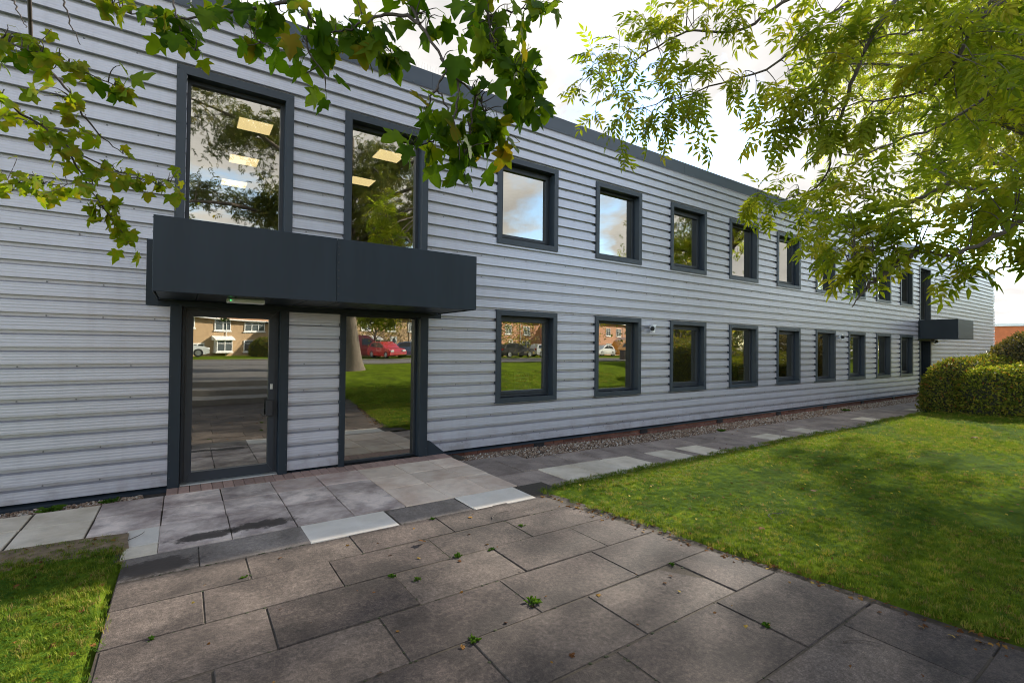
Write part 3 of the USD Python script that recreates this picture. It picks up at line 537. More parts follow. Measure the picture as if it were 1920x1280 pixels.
pav = tag(UsdGeom.Xform.Define(stage, path_for('entrance_paving')), kind='structure')
xs = [-0.66, -0.155, 0.355, 0.865, 1.365, 1.880, 2.385, 2.885, 3.255]; ys = [-0.27, -0.785, -1.295, -1.955]
for i, (a, b) in enumerate(zip(xs[:-1], xs[1:])):
    for j, (t, u) in enumerate(zip(ys[:-1], ys[1:])):
        if i == 0 and j == 2: continue
        mat = m_slab_grey if i < 5 and (i < 3 or j > 0) else m_slab_rose if i < 5 else m_slab_pink
        slab(pav, mat, rect(a, b, u, t), 0.004, zf=None)
slab(pav, m_slab_white, rect(-0.385, -0.145, -1.72, -1.30), 0.003); slab(pav, m_slab_cream, rect(-0.385, -0.145, -1.965, -1.725), 0.003)
slab(pav, m_slab_white, rect(0.875, 1.640, -2.42, -1.975), 0.004); slab(pav, m_slab_white, rect(2.415, 3.17, -2.445, -1.975), 0.004)
for k in range(12):
    a = -0.665 - k * 0.49
    for t, u in ((-0.30, -0.775), (-0.78, -1.27)): slab(pav, m_slab_cream, rect(a - 0.485, a, u, t), 0.0)
for k in range(32):                            # brick edging at the threshold
    x = -0.14 + k * 0.107
    obj('brick', MB().cbox(x, x + 0.101, -0.258 + rs.uniform(-.003, .003), 0.03, -0.05, 0.004 + rs.uniform(-.002, .002), .004), m_paver, pav)
fore = tag(UsdGeom.Xform.Define(stage, path_for('forecourt')), kind='structure')
rows = [(-1.975, -2.405, [-0.36, 0.115, 0.885], 1), (-1.975, -2.405, [1.655, 2.405], 0), (-2.415, -2.830, [-0.36, 0.405, 1.18, 1.985, 2.80, 3.26], 0), (-2.835, -3.280, [-0.36, 0.12, 0.915, 1.715, 2.50, 3.32], 0),
        (-3.285, -3.770, [-0.35, 0.44, 1.25, 2.07, 2.90, 3.40], 0), (-3.775, -4.260, [-0.37, 0.14, 0.985, 1.835, 2.705, 3.47], 0), (-4.265, -4.770, [-0.37, 0.46, 1.33, 2.20, 3.09, 3.54], 0), (-4.775, -5.330, [-0.38, 0.20, 1.07, 1.935, 2.845, 3.63], 0),
        (-5.335, -5.910, [-0.38, 0.62, 1.50, 2.40, 3.25, 3.72], 0), (-5.915, -6.45, [-0.38, 0.3, 1.2, 2.1, 3.0, 3.80], 0), (-6.455, -7.0, [-0.38, 0.7, 1.6, 2.5, 3.4, 3.88], 0), (-7.005, -7.6, [-0.38, 0.3, 1.2, 2.1, 3.0, 3.9], 0), (-7.605, -8.19, [-0.38, 0.7, 1.6, 2.5, 3.4, 4.0], 0)]
for t, u, e, light in rows:
    for i, (a, b) in enumerate(zip(e[:-1], e[1:])):
        mat = m_slab_sandy if t > -2.0 else m_slab_brown if (a < 0.3 and t > -4.0) or (light) or rs.random() < 0.16 else m_slab_dark
        p = rect(a, b, u, t)
        if i == len(e) - 2 and t < -2.4: p[1] = (p[1][0] + 0.05, p[1][1]); p[2] = (p[2][0] - 0.02, p[2][1])
        slab(fore, mat, p, 0.0, gap=0.0030, tilt=0.0035, wob=0.003)
side = tag(UsdGeom.Xform.Define(stage, path_for('path')), kind='structure')
pz = lambda x: path_z(x)
x = 3.275; k = 0
while x < 25.5:                                # rear row, slabs laid across
    w = 0.47 + 0.03 * rs.random(); slab(side, m_slab_path, rect(x, x + w, -1.385, -0.78 + (0.30 if x < 3.9 else 0.0)), 0, zf=pz, tilt=0.004); x += w + 0.004
cream = [(3.98, 4.53), (4.535, 5.12), (5.125, 5.70), (6.12, 6.68), (6.90, 7.50), (9.22, 9.86), (10.62, 11.22), (13.78, 14.45), (17.35, 18.0), (21.5, 22.1)]
stops = sorted({3.275, 25.5} | {v for c in cream for v in c}); e2 = [stops[0]]
for a, b in zip(stops[:-1], stops[1:]):
    n = max(1, round((b - a) / 0.62)); e2 += [a + (b - a) * (i + 1) / n for i in range(n)]
for a, b in zip(e2[:-1], e2[1:]):
    if b - a < 0.03: continue
    cr = any(abs(a - c[0]) < .02 for c in cream)
    slab(side, m_slab_cream if cr else m_slab_path, rect(a, b, -2.03, -1.395), 0, zf=pz, tilt=0.004)
# steps up behind the camera, drive, road
st = tag(UsdGeom.Xform.Define(stage, path_for('steps')), kind='structure')
for k in range(3):
    obj('step', MB().cbox(-0.45, 4.1, -8.2 - 1.05 * (k + 1) - (3.0 if k == 2 else 0), -8.2 - 1.05 * k, -0.2, 0.16 * (k + 1), .012), m_conc, st)
struct('drive', MB().quad((-3.5, -20.0, 0.59), (4.2, -20.0, 0.59), (4.2, -11.2, 0.482), (-3.5, -11.2, 0.482)), m_tarmac)
struct('road', MB().quad((-300, -27.6, 0.60), (300, -27.6, 0.60), (300, -19.9, 0.60), (-300, -19.9, 0.60)), m_tarmac)
struct('kerb', MB().cbox(4.2, 120, -19.9, -19.75, 0.45, 0.68, .015).cbox(-120, -3.5, -19.9, -19.75, 0.45, 0.68, .015).cbox(-120, 120, -27.75, -27.6, .45, .68, .015), m_conc)
# gravel against the wall -----------------------------------------
g = np.random.default_rng(21)
def pebble(seed):
    m = trimesh.creation.icosphere(1, 1.0); v = m.vertices * (1 + 0.35 * (meshkit.noise(m.vertices * 1.7 + 7, seed) - 0.5)[:, None]); return (v * [1.0, 0.75, 0.55], m.faces)
n = 17000
px = 3.35 + 21.0 * g.random(n) ** 1.5; py = -0.80 + 0.80 * g.random(n); keep = ~((px < 3.95) & (py < -0.48)); px, py = px[keep], py[keep]
pzz = path_z(px) - 0.052 - 0.02 * (py + 0.8) + 0.012
px2 = -0.35 - 4.5 * g.random(2200) ** 1.4; py2 = -0.28 + 0.24 * g.random(2200); pz2 = -0.03 + 0 * px2
P = np.r_[np.stack([px, py, pzz], 1), np.stack([px2, py2, pz2], 1)]; P[:, 2] += g.uniform(-.004, .012, len(P))
q = g.normal(size=(len(P), 4)); q[:, 1:3] *= 0.35; q /= np.linalg.norm(q, axis=1, keepdims=True)
gr = instancer('gravel', [pebble(s) for s in range(4)], [m_pebble] * 4, P, g.integers(0, 4, len(P)), g.uniform(0.008, 0.019, len(P)) * np.where(P[:, 0] > 9, 1.35, 1), q, smooth=True)
tag(gr, 'loose brown gravel strip along the foot of the wall', 'gravel', kind='stuff')
bed = MB()
for a, b in zip(np.arange(3.28, 25, 1.0)[:-1], np.arange(3.28, 25, 1.0)[1:]): za, zb = float(path_z(a)) - .052, float(path_z(b)) - .052; bed.quad((a, -.79, za), (b, -.79, zb), (b, .02, zb - .016), (a, .02, za - .016))
struct('gravel_bed', bed.quad((-9, -0.30, -0.036), (-0.15, -0.30, -0.036), (-0.15, 0.02, -0.036), (-9, 0.02, -0.036)), m_soil)
# grass -----------------------------------------------------------
def tuft(seed, nb=16, hmax=0.045):
    r = np.random.default_rng(seed); mb = MB()
    for _ in range(nb):
        a = r.uniform(0, 2 * PI); o = r.normal(size=2) * 0.022; h = hmax * r.uniform(0.4, 1.0); w = r.uniform(0.0016, 0.0030); l = r.uniform(0.2, 1.2) * h; d = np.array([math.cos(a), math.sin(a)]); s = np.array([-d[1], d[0]]) * w
        b0 = o; b1 = o + d * l * 0.35; b2 = o + d * l
        mb.add([(*(b0 - s), -0.006), (*(b0 + s), -0.006), (*(b1 + s * .8), h * .62), (*(b1 - s * .8), h * .62), (*b2, h)], [(0, 1, 2), (0, 2, 3), (3, 2, 4)])
    return mb
def clover(seed):
    r = np.random.default_rng(seed); mb = MB()
    for _ in range(10):
        o = r.normal(size=2) * 0.025; h = r.uniform(0.008, 0.022)
        for k in range(3):
            a = k * 2.09 + r.uniform(0, .3); d = np.array([math.cos(a), math.sin(a)]) * 0.008; s = np.array([-d[1], d[0]]) * .6
            mb.add([(*o, h), (*(o + d * .7 + s), h + .002), (*(o + d * 1.25), h), (*(o + d * .7 - s), h + .002)], [(0, 1, 2), (0, 2, 3)])
    return mb
pts = []
def scatter(fx, fy, a0, a1, b0, b1, n, amin=0.0):
    a = a0 + (a1 - a0) * g.random(n); b = b0 + (b1 - b0) * g.random(n); X, Y = fx(a, b), fy(a, b)
    k = (np.minimum(a, b) > g.random(n) ** 2 * 0.10)
    return np.stack([X, Y, hgt(X, Y)], 1)[k]
pts = [scatter(RX, RYf, 0, 3.2, 0, 4.0, 14000), scatter(RX, RYf, 3.2, 8, 0, 4.0, 11000), scatter(RX, RYf, 8, 17, 0, 4.5, 13000), scatter(RX, RYf, 0, 4, 4, 8, 2500), scatter(RX, RYf, 4, 14, 4, 10, 3500), scatter(LX, LY, 0, 1.6, 0.34, 3.0, 4900), scatter(LX, LY, 0, 1.6, 0.0, 0.40, 420), scatter(LX, LY, 1.6, 6, 0.2, 5.0, 900)]
far_ = [p for i, p in enumerate(pts)]
sc = np.concatenate([np.full(len(p), s) for p, s in zip(pts, (0.72, 0.85, 1.15, 1.0, 1.4, 0.75, 0.6, 1.2))]); P = np.vstack(pts)
patch = meshkit.fbm(P * [0.9, 0.9, 0], 3, 31)
idx = np.where(patch + g.normal(size=len(P)) * .10 > 0.56, 5 + g.integers(0, 2, len(P)), g.integers(0, 5, len(P)))
yaw = g.uniform(0, 2 * PI, len(P)); q = np.stack([np.cos(yaw / 2), 0 * yaw, 0 * yaw, np.sin(yaw / 2)], 1)
gs = instancer('grass', [tuft(s) for s in range(5)] + [clover(8), clover(9)], [m_blade] * 5 + [m_weed] * 2, P, idx, sc * g.uniform(0.6, 1.15, len(P)), q)
tag(gs, 'short green mown grass with clover growing on the lawns', 'grass', kind='stuff')
print('grass', len(P))
# branch lines and leaf masses of the two near trees, metres
ASH_LIMBS = [
[(7.232,-6.028,6.68),(5.538,-5.341,5.389),(4.732,-5.025,4.759),(4.429,-4.815,4.436),(4.252,-4.692,4.226),(4.096,-4.462,4.037),(4.076,-4.207,4.048),(3.897,-3.842,4.026),(3.732,-3.609,3.98),(3.556,-3.368,3.955)],
[(5.538,-5.341,5.389),(4.661,-4.858,4.881),(4.302,-4.49,4.675),(4.214,-4.308,4.583),(4.088,-4.101,4.523),(3.905,-3.856,4.595),(3.723,-3.611,4.535),(3.581,-3.271,4.43),(3.387,-3.018,4.403)],
[(5.914,-6.303,4.107),(5.015,-5.809,3.792),(5.018,-5.689,3.733),(5.037,-5.461,3.8),(5.07,-5.244,3.943),(5.136,-5.048,4.034)],
[(5.358,-6.174,4.569),(4.71,-5.727,4.109),(4.681,-5.585,4.063),(4.644,-5.439,4.055),(4.642,-5.197,4.132),(4.558,-4.898,4.136)],
[(5.914,-6.303,4.107),(5.446,-5.741,3.932),(5.716,-5.44,3.822),(5.848,-5.165,3.751),(5.879,-4.823,3.729),(5.752,-4.615,3.645),(5.678,-4.443,3.645),(5.525,-4.341,3.727),(5.257,-4.156,3.596)],
[(5.538,-5.341,5.389),(4.232,-5.159,4.006),(4.106,-5.067,3.645),(4.272,-4.936,3.504),(4.53,-4.748,3.416),(4.739,-4.646,3.251),(4.759,-4.536,3.121),(4.654,-4.343,3.043),(4.505,-4.121,3.077)],
[(4.941,-6.349,2.828),(4.742,-5.85,2.761),(4.91,-5.603,2.833),(5.118,-5.384,2.997),(5.463,-5.139,3.331),(5.555,-4.962,3.458)],
[(5.358,-6.174,4.569),(4.379,-5.862,3.959),(4.273,-5.666,3.694),(4.319,-5.574,3.553),(4.4,-5.387,3.521),(4.22,-5.143,3.483),(4.198,-4.887,3.546)],
[(4.941,-6.349,2.828),(4.276,-6.013,2.492),(4.124,-5.786,2.319),(4.092,-5.643,2.254),(4.019,-5.473,2.29),(3.933,-5.293,2.308),(3.752,-5.17,2.233)],
[(4.019,-5.473,2.29),(3.965,-5.313,2.162),(4.021,-5.168,2.052),(4.01,-5.099,1.941)],
[(4.941,-6.349,2.828),(4.63,-6.011,2.416),(4.75,-5.849,2.282),(4.74,-5.719,2.187),(4.655,-5.541,2.162)],
[(5.118,-5.384,2.997),(4.944,-5.142,2.855),(4.769,-4.901,2.792),(4.687,-4.604,2.797)],
]
ASH_CLUSTERS = [
(3.389,-3.017,4.295,0.272,6),
(3.492,-3.211,4.455,0.266,6),
(3.48,-3.436,3.931,0.255,6),
(3.68,-3.583,4.647,0.306,8),
(3.647,-3.675,4.183,0.299,7),
(3.651,-3.55,3.729,0.178,4),
(3.8,-3.906,4.665,0.293,8),
(3.798,-4.02,4.216,0.286,7),
(3.772,-3.876,3.836,0.244,5),
(3.934,-4.239,4.577,0.233,6),
(4.023,-4.288,3.787,0.186,4),
(4.115,-4.6,4.308,0.177,4),
(4.189,-4.889,4.135,0.232,6),
(4.051,-4.547,3.687,0.244,6),
(4.09,-4.817,3.755,0.232,7),
(3.968,-4.367,3.509,0.182,5),
(4.129,-4.596,3.422,0.222,6),
(4.089,-4.931,3.372,0.246,8),
(4.166,-5.114,4.005,0.239,7),
(4.152,-5.219,3.591,0.272,8),
(4.478,-5.076,3.423,0.253,6),
(4.246,-5.408,3.877,0.264,8),
(4.315,-5.449,3.463,0.264,8),
(4.29,-5.678,3.748,0.248,8),
(4.046,-5.873,3.615,0.193,6),
(4.384,-5.736,3.359,0.248,7),
(4.251,-5.883,2.986,0.2,5),
(3.833,-5.964,3.209,0.15,5),
(5.761,-4.983,3.602,0.306,6),
(5.569,-5.333,3.387,0.279,6),
(5.946,-4.623,3.494,0.333,6),
(5.177,-4.58,3.238,0.306,7),
(4.735,-4.4,3.149,0.249,7),
(4.489,-4.231,3.046,0.2,6),
(4.608,-4.55,2.796,0.238,7),
(4.656,-4.824,2.79,0.273,8),
(4.472,-4.338,2.869,0.146,4),
(4.679,-5.081,2.736,0.259,7),
(4.963,-5.276,2.87,0.259,6),
(4.741,-5.609,2.823,0.233,5),
(3.559,-6.009,2.426,0.111,4),
(3.902,-5.273,2.308,0.183,7),
(3.722,-5.149,2.269,0.146,5),
(3.96,-5.433,2.325,0.213,7),
(4.134,-5.553,2.398,0.213,6),
(4.642,-5.657,2.487,0.188,5),
(3.962,-5.189,2.102,0.151,5),
(4.016,-5.104,1.979,0.085,3),
(3.962,-5.432,2.165,0.124,4),
(4.521,-5.571,2.203,0.151,5),
(4.599,-5.746,2.243,0.183,6),
(4.741,-5.719,2.112,0.094,3),
(4.275,-5.889,2.321,0.133,4),
(4.401,-4.801,4.799,0.355,6),
(3.88,-3.847,5.133,0.399,6),
(4.46,-5.441,4.41,0.31,6),
(4.759,-5.997,3.754,0.284,6),
(4.799,-6.014,3.08,0.284,6),
(4.48,-6.03,2.423,0.233,5),
]
MAPLE_TWIGS = [
[(0.576,-5.135,2.838),(0.591,-5.202,2.625),(0.644,-5.237,2.526),(0.701,-5.251,2.456),(0.763,-5.256,2.435),(0.816,-5.231,2.389),(0.864,-5.202,2.331)],
[(0.646,-5.238,2.519),(0.64,-5.257,2.44),(0.627,-5.26,2.41),(0.643,-5.27,2.368),(0.664,-5.284,2.319),(0.686,-5.297,2.191)],
[(0.627,-5.26,2.41),(0.606,-5.257,2.38),(0.596,-5.25,2.323)],
[(0.889,-5.168,2.96),(0.848,-5.198,2.81),(0.834,-5.223,2.668),(0.852,-5.258,2.581),(0.907,-5.271,2.554),(0.976,-5.28,2.464)],
[(0.844,-5.207,2.749),(0.954,-5.21,2.81),(1.077,-5.234,2.875)],
[(0.272,-4.868,2.874),(0.299,-4.885,2.768),(0.324,-4.925,2.689),(0.317,-4.931,2.597),(0.353,-4.943,2.537),(0.367,-4.963,2.451)],
[(0.299,-4.885,2.768),(0.39,-4.921,2.675),(0.488,-4.952,2.678),(0.584,-5.004,2.612)],
[(0.591,-5.202,2.625),(0.505,-5.12,2.663),(0.416,-5.023,2.639),(0.337,-4.933,2.649)],
[(-0.061,-4.521,2.91),(-0.043,-4.556,2.765),(-0.013,-4.598,2.669),(0.013,-4.616,2.632)],
[(0.299,-4.885,2.768),(0.181,-4.78,2.754),(0.064,-4.676,2.739),(-0.09,-4.5,2.768),(-0.237,-4.34,2.849)],
[(0.069,-4.67,2.892),(0.139,-4.727,2.754),(0.171,-4.761,2.686),(0.195,-4.776,2.643)],
[(-0.608,-3.91,3.055),(-0.585,-3.924,2.971),(-0.557,-3.942,2.908),(-0.537,-3.955,2.862)],
[(-0.414,-4.102,3.019),(-0.398,-4.11,2.907),(-0.372,-4.127,2.825),(-0.35,-4.141,2.766)],
[(-0.612,-4.264,2.65),(-0.494,-4.344,2.607),(-0.405,-4.403,2.581),(-0.291,-4.456,2.532),(-0.212,-4.473,2.504)],
[(-0.515,-3.967,2.698),(-0.424,-4.029,2.649),(-0.338,-4.025,2.523),(-0.29,-3.996,2.472),(-0.229,-3.977,2.426)],
[(-0.686,-3.971,2.639),(-0.602,-3.967,2.566),(-0.531,-3.954,2.515),(-0.437,-3.957,2.442),(-0.358,-3.948,2.305),(-0.264,-3.949,2.153),(-0.204,-3.928,2.048)],
[(-0.437,-3.957,2.442),(-0.303,-3.986,2.365),(-0.173,-4.013,2.322),(-0.07,-4.047,2.294)],
[(-0.869,-3.239,2.412),(-0.742,-3.325,2.395),(-0.594,-3.425,2.377),(-0.426,-3.54,2.389)],
[(-0.759,-3.678,2.552),(-0.649,-3.753,2.558),(-0.502,-3.853,2.522),(-0.377,-3.913,2.488)],
[(0.701,-5.251,2.456),(0.668,-5.25,2.302),(0.614,-5.213,2.251),(0.573,-5.185,2.264)],
[(0.763,-5.256,2.435),(0.747,-5.244,2.325),(0.735,-5.234,2.239),(0.74,-5.236,2.162)],
]
MAPLE_CLUSTERS = [
(-0.205,-4.362,2.839,0.068,9),
(-0.09,-4.5,2.768,0.075,9),
(-0.011,-4.588,2.684,0.065,7),
(0.094,-4.685,2.728,0.101,12),
(0.213,-4.789,2.734,0.09,12),
(0.269,-4.862,2.572,0.062,5),
(0.341,-4.912,2.662,0.089,10),
(0.421,-4.941,2.622,0.081,9),
(0.37,-4.965,2.443,0.021,2),
(0.487,-5.012,2.708,0.098,12),
(0.584,-5.004,2.612,0.055,5),
(0.504,-4.962,2.66,0.073,6),
(0.616,-5.196,2.689,0.084,10),
(0.776,-5.184,2.716,0.099,15),
(0.912,-5.205,2.777,0.102,15),
(1.07,-5.229,2.855,0.068,7),
(0.896,-5.264,2.61,0.09,14),
(0.989,-5.291,2.574,0.055,9),
(0.772,-5.264,2.549,0.06,5),
(0.818,-5.258,2.462,0.079,9),
(0.961,-5.27,2.464,0.055,7),
(0.618,-5.241,2.317,0.049,8),
(0.738,-5.225,2.33,0.078,13),
(0.84,-5.223,2.376,0.081,11),
(0.915,-5.225,2.331,0.064,7),
(0.566,-5.18,2.264,0.042,4),
(0.635,-5.226,2.21,0.047,6),
(0.683,-5.259,2.235,0.047,5),
(0.742,-5.237,2.145,0.017,1),
(0.81,-5.225,2.26,0.035,3),
(0.924,-5.244,2.381,0.046,4),
(-0.5,-4.315,2.646,0.072,7),
(-0.42,-4.393,2.608,0.08,9),
(-0.336,-4.426,2.585,0.045,4),
(-0.498,-4.159,2.574,0.078,7),
(-0.365,-4.406,2.54,0.063,6),
(-0.212,-4.473,2.486,0.064,6),
(-0.176,-4.46,2.437,0.034,3),
(-0.584,-3.978,2.525,0.062,4),
(-0.473,-4.018,2.531,0.073,6),
(-0.395,-3.962,2.51,0.087,7),
(-0.543,-3.885,2.488,0.054,5),
(-0.333,-3.991,2.482,0.066,5),
(-0.428,-3.95,2.429,0.054,5),
(-0.69,-3.361,2.414,0.089,12),
(-0.605,-3.418,2.377,0.102,10),
(-0.499,-3.49,2.383,0.089,8),
(-0.557,-3.57,2.254,0.034,1),
(-0.35,-3.978,2.373,0.077,6),
(-0.245,-4.001,2.344,0.101,8),
(-0.154,-4.026,2.322,0.08,6),
(-0.061,-4.053,2.318,0.065,7),
(-0.315,-3.976,2.27,0.055,5),
(-0.238,-3.955,2.21,0.08,7),
(-0.291,-3.943,2.17,0.068,5),
(-0.192,-3.962,2.171,0.051,4),
(-0.247,-3.936,2.11,0.05,5),
(-0.202,-3.929,2.043,0.035,4),
(-0.601,-4.149,2.602,0.075,8),
(-0.686,-3.788,2.487,0.086,8),
]
# ---------------------------------------------------------------- weeds and fallen leaves
def weed_plant(name, x, y, s, label, seed, z=0.0):
    r = np.random.default_rng(seed); mb = MB()
    for k in range(int(26 * s + 8)):
        a = r.uniform(0, 2 * PI); d = np.array([math.cos(a), math.sin(a)]); L = 0.05 * s * r.uniform(.4, 1.1); h = r.uniform(.2, 1.0) * 0.035 * s; w = np.array([-d[1], d[0]]) * r.uniform(.0025, .005) * (0.6 + .5 * s)
        o = r.normal(size=2) * 0.012 * s
        mb.add([(*o, -0.004), (*(o + d * L * .5 + w), h * .8), (*(o + d * L), h * .6), (*(o + d * L * .5 - w), h * .8)], [(0, 1, 2), (0, 2, 3)])
    t = thing(name, label, 'weed', (x, y, z)); obj('leaves', mb, m_weed, t); return t
for i, (x, y, s, lb) in enumerate([(1.86, -4.14, 1.05, 'largest weed growing from a joint of the dark forecourt slabs'), (1.77, -3.28, 0.9, 'small green weed in a slab joint near the middle of the forecourt'), (1.95, -2.45, 0.8, 'small weed in the joint beside the pale slab at the front of the entrance paving'),
        (2.55, -3.02, 0.6, 'tiny weed in the slab joint close to the lawn edge corner'), (1.36, -3.46, 0.6, 'small weed straggling along a joint left of the middle of the forecourt'), (1.23, -3.32, 0.7, 'green weed at a three-way slab joint left of the middle of the forecourt'),
        (1.35, -4.28, 0.8, 'small weed at the slab joint nearest the bottom of the photo'), (2.05, -3.32, 0.6, 'tiny weed right of the middle of the forecourt'), (3.06, -4.28, 0.6, 'thin weed in the joint of the right-hand dark slabs'), (2.86, -5.1, 0.7, 'weed tuft in a joint low on the right of the forecourt'), (0.36, -2.78, 0.5, 'tiny weed in the brown slab near the left lawn'), (-0.13, -3.3, 0.5, 'tiny weed by the left lawn edge of the forecourt')]):
    weed_plant('weed', x, y, s, lb, 50 + i)
for i, (x, y, s, lb) in enumerate([(-1.05, -0.20, 1.9, 'grassy weed in the gravel at the foot of the wall, left of the door'), (-0.62, -0.17, 1.5, 'second grassy weed in the gravel left of the door, nearer the door'), (9.3, -0.74, 1.8, 'weed growing along the gravel edge of the long path'), (15.6, -0.6, 2.2, 'weed in the gravel far along the wall')]):
    weed_plant('weed', x, y, s, lb, 90 + i, -0.02 if x < 0 else -0.09)
ms = MB(); rr = np.random.default_rng(5)       # moss cushions along the joints
def cushion(x, y, r, z=0.0):
    m = trimesh.creation.icosphere(1, 1.0); v = m.vertices * (1 + .4 * (meshkit.noise(m.vertices * 2 + [x * 9, y * 9, 0], 3) - .5)[:, None]); ms.add(v * [r * rr.uniform(.7, 1.6), r, r * .35] + [x, y, z - .003], m.faces)
for t, u, e, light in rows[:9]:
    for a in e[1:-1]:
        for _ in range(rr.integers(2, 9)): cushion(a + rr.normal() * .004, rr.uniform(u, t), rr.uniform(.004, .010))
    for _ in range(rr.integers(8, 22)): cushion(rr.uniform(e[0], e[-1]), u + rr.normal() * .003, rr.uniform(.004, .011))
tag(obj('moss', ms, m_moss), 'dark moss and dirt in the joints of the forecourt slabs', 'moss', kind='stuff')
LEAFV = np.array([(0, 0), (.12, -.06), (.27, -.09), (.44, -.02), (.36, .11), (.48, .22), (.64, .43), (.45, .435), (.26, .43), (.28, .62), (.165, .83), (0, 1.0)])
LEAFV = np.vstack([LEAFV, LEAFV[-2:0:-1] * [-1, 1]])
def maple_blade(seed, size, curl=1.0):
    r = np.random.default_rng(seed); p = LEAFV * (1 + r.normal(size=LEAFV.shape) * 0.05) * [r.uniform(.9, 1.12), 1]; p = np.vstack([p, [[0, 0.34]]]); p[0] = 0
    n = len(LEAFV); x, y = p[:, 0], p[:, 1]
    zz = curl * (-0.30 * x ** 2 - r.uniform(.05, .45) * (y - .2) ** 2 * np.sign(y - .2) + r.uniform(-.15, .15) * x * y + r.uniform(.0, .25) * np.abs(x)) + r.normal(size=len(p)) * .02; zz[-1] -= .03
    f = [(n, i, (i + 1) % n) for i in range(n)]
    return np.stack([x, y, zz], 1) * size, np.array(f)
lit = []
rl = np.random.default_rng(77)
def on_lawn(n, fx, fy, a, b):
    X, Y = fx(*(ab := (a * rl.random(n), b * rl.random(n)))), None; Y = fy(*ab); return np.stack([X, Y, hgt(X, Y) + 0.012], 1)
ey = rl.uniform(-6.2, -2.4, 260)
P = np.vstack([np.stack([xe(ey) + rl.normal(0.05, .07, 260), ey, np.full(260, .006)], 1), on_lawn(850, RX, RYf, 10, 5), on_lawn(110, LX, LY, 1.2, 2.2), np.stack([rl.uniform(-.3, 3.3, 70), rl.uniform(-5.9, -2.4, 70), np.full(70, .004)], 1), np.stack([rl.uniform(3.4, 14, 60), rl.uniform(-2.0, -.9, 60), np.full(60, -.06)], 1)])
yaw = rl.uniform(0, 2 * PI, len(P)); tl = rl.normal(size=(len(P), 2)) * .18; q = np.stack([np.cos(yaw / 2), tl[:, 0], tl[:, 1], np.sin(yaw / 2)], 1); q /= np.linalg.norm(q, axis=1, keepdims=True)
tag(instancer('leaf_litter', [maple_blade(s, 1.0, 1.5) for s in range(3)], [m_dead] * 3, P, rl.integers(0, 3, len(P)), rl.uniform(0.010, 0.034, len(P)), q), 'small brown and yellow fallen leaves scattered over lawn and slabs', 'fallen leaves', kind='stuff')
m_yellow = simple('flower_yellow', (0.55, 0.40, 0.02), rough=0.7)
P = on_lawn(130, RX, RYf, 13, 4.5); P[:, 2] += .02
fl = MB()
for x, y, z in P: fl.cyl((x, y, z), (x + .003, y - .002, z + .006), .010, 6)
tag(obj('lawn_flower', fl, m_yellow), 'tiny yellow flowers dotted over the lawn', 'flowers', kind='stuff')
for i, (x, y, s, lb) in enumerate([(5.83, -4.07, .06, 'large pale fallen leaf on the lawn, right of the middle'), (4.24, -4.32, .05, 'small brown fallen leaf curled on the near lawn edge'), (2.26, -2.59, .04, 'yellow fallen leaf on the dark slab beside the pale entrance paving'), (1.62, -2.92, .055, 'reddish dead leaf on the forecourt below the pale slab'), (11.5, -4.2, .09, 'brown fallen leaf on the sunny far lawn')]):
    v, f = maple_blade(200 + i, s, 1.8); a = i * 1.7; c, sn = math.cos(a), math.sin(a); v = np.stack([v[:, 0] * c - v[:, 1] * sn, v[:, 0] * sn + v[:, 1] * c, v[:, 2]], 1)
    z = float(hgt(x, y)) + .03 if x > 3.3 else 0.006
    o = obj('fallen_leaf', (v - [0, 0, v[:, 2].min()] + [x, y, z], f), m_dead, None, smooth=True); tag(o, lb, 'leaf')
for i, (pts_, lb) in enumerate([([(4.55, -4.25, 0.045), (4.68, -4.18, 0.055), (4.80, -4.22, .05), (4.86, -4.12, .06)], 'curved thin twig lying on the near lawn'), ([(2.42, -2.74, .008), (2.52, -2.66, .014), (2.66, -2.66, .010)], 'thin twig on the dark slabs by the white slab'), ([(-0.40, -1.60, .012), (-0.30, -1.53, .02), (-0.26, -1.42, .014)], 'thin twig lying over the small white slab at the left lawn'), ([(3.05, -5.42, .008), (3.14, -5.47, .012), (3.2, -5.55, .008)], 'thin twig on the forecourt slab at the lower right')]):
    o = obj('twig', MB().tube(catmull(pts_, 8), np.linspace(.004, .0015, 8), 5), m_twig); tag(o, lb, 'twig')

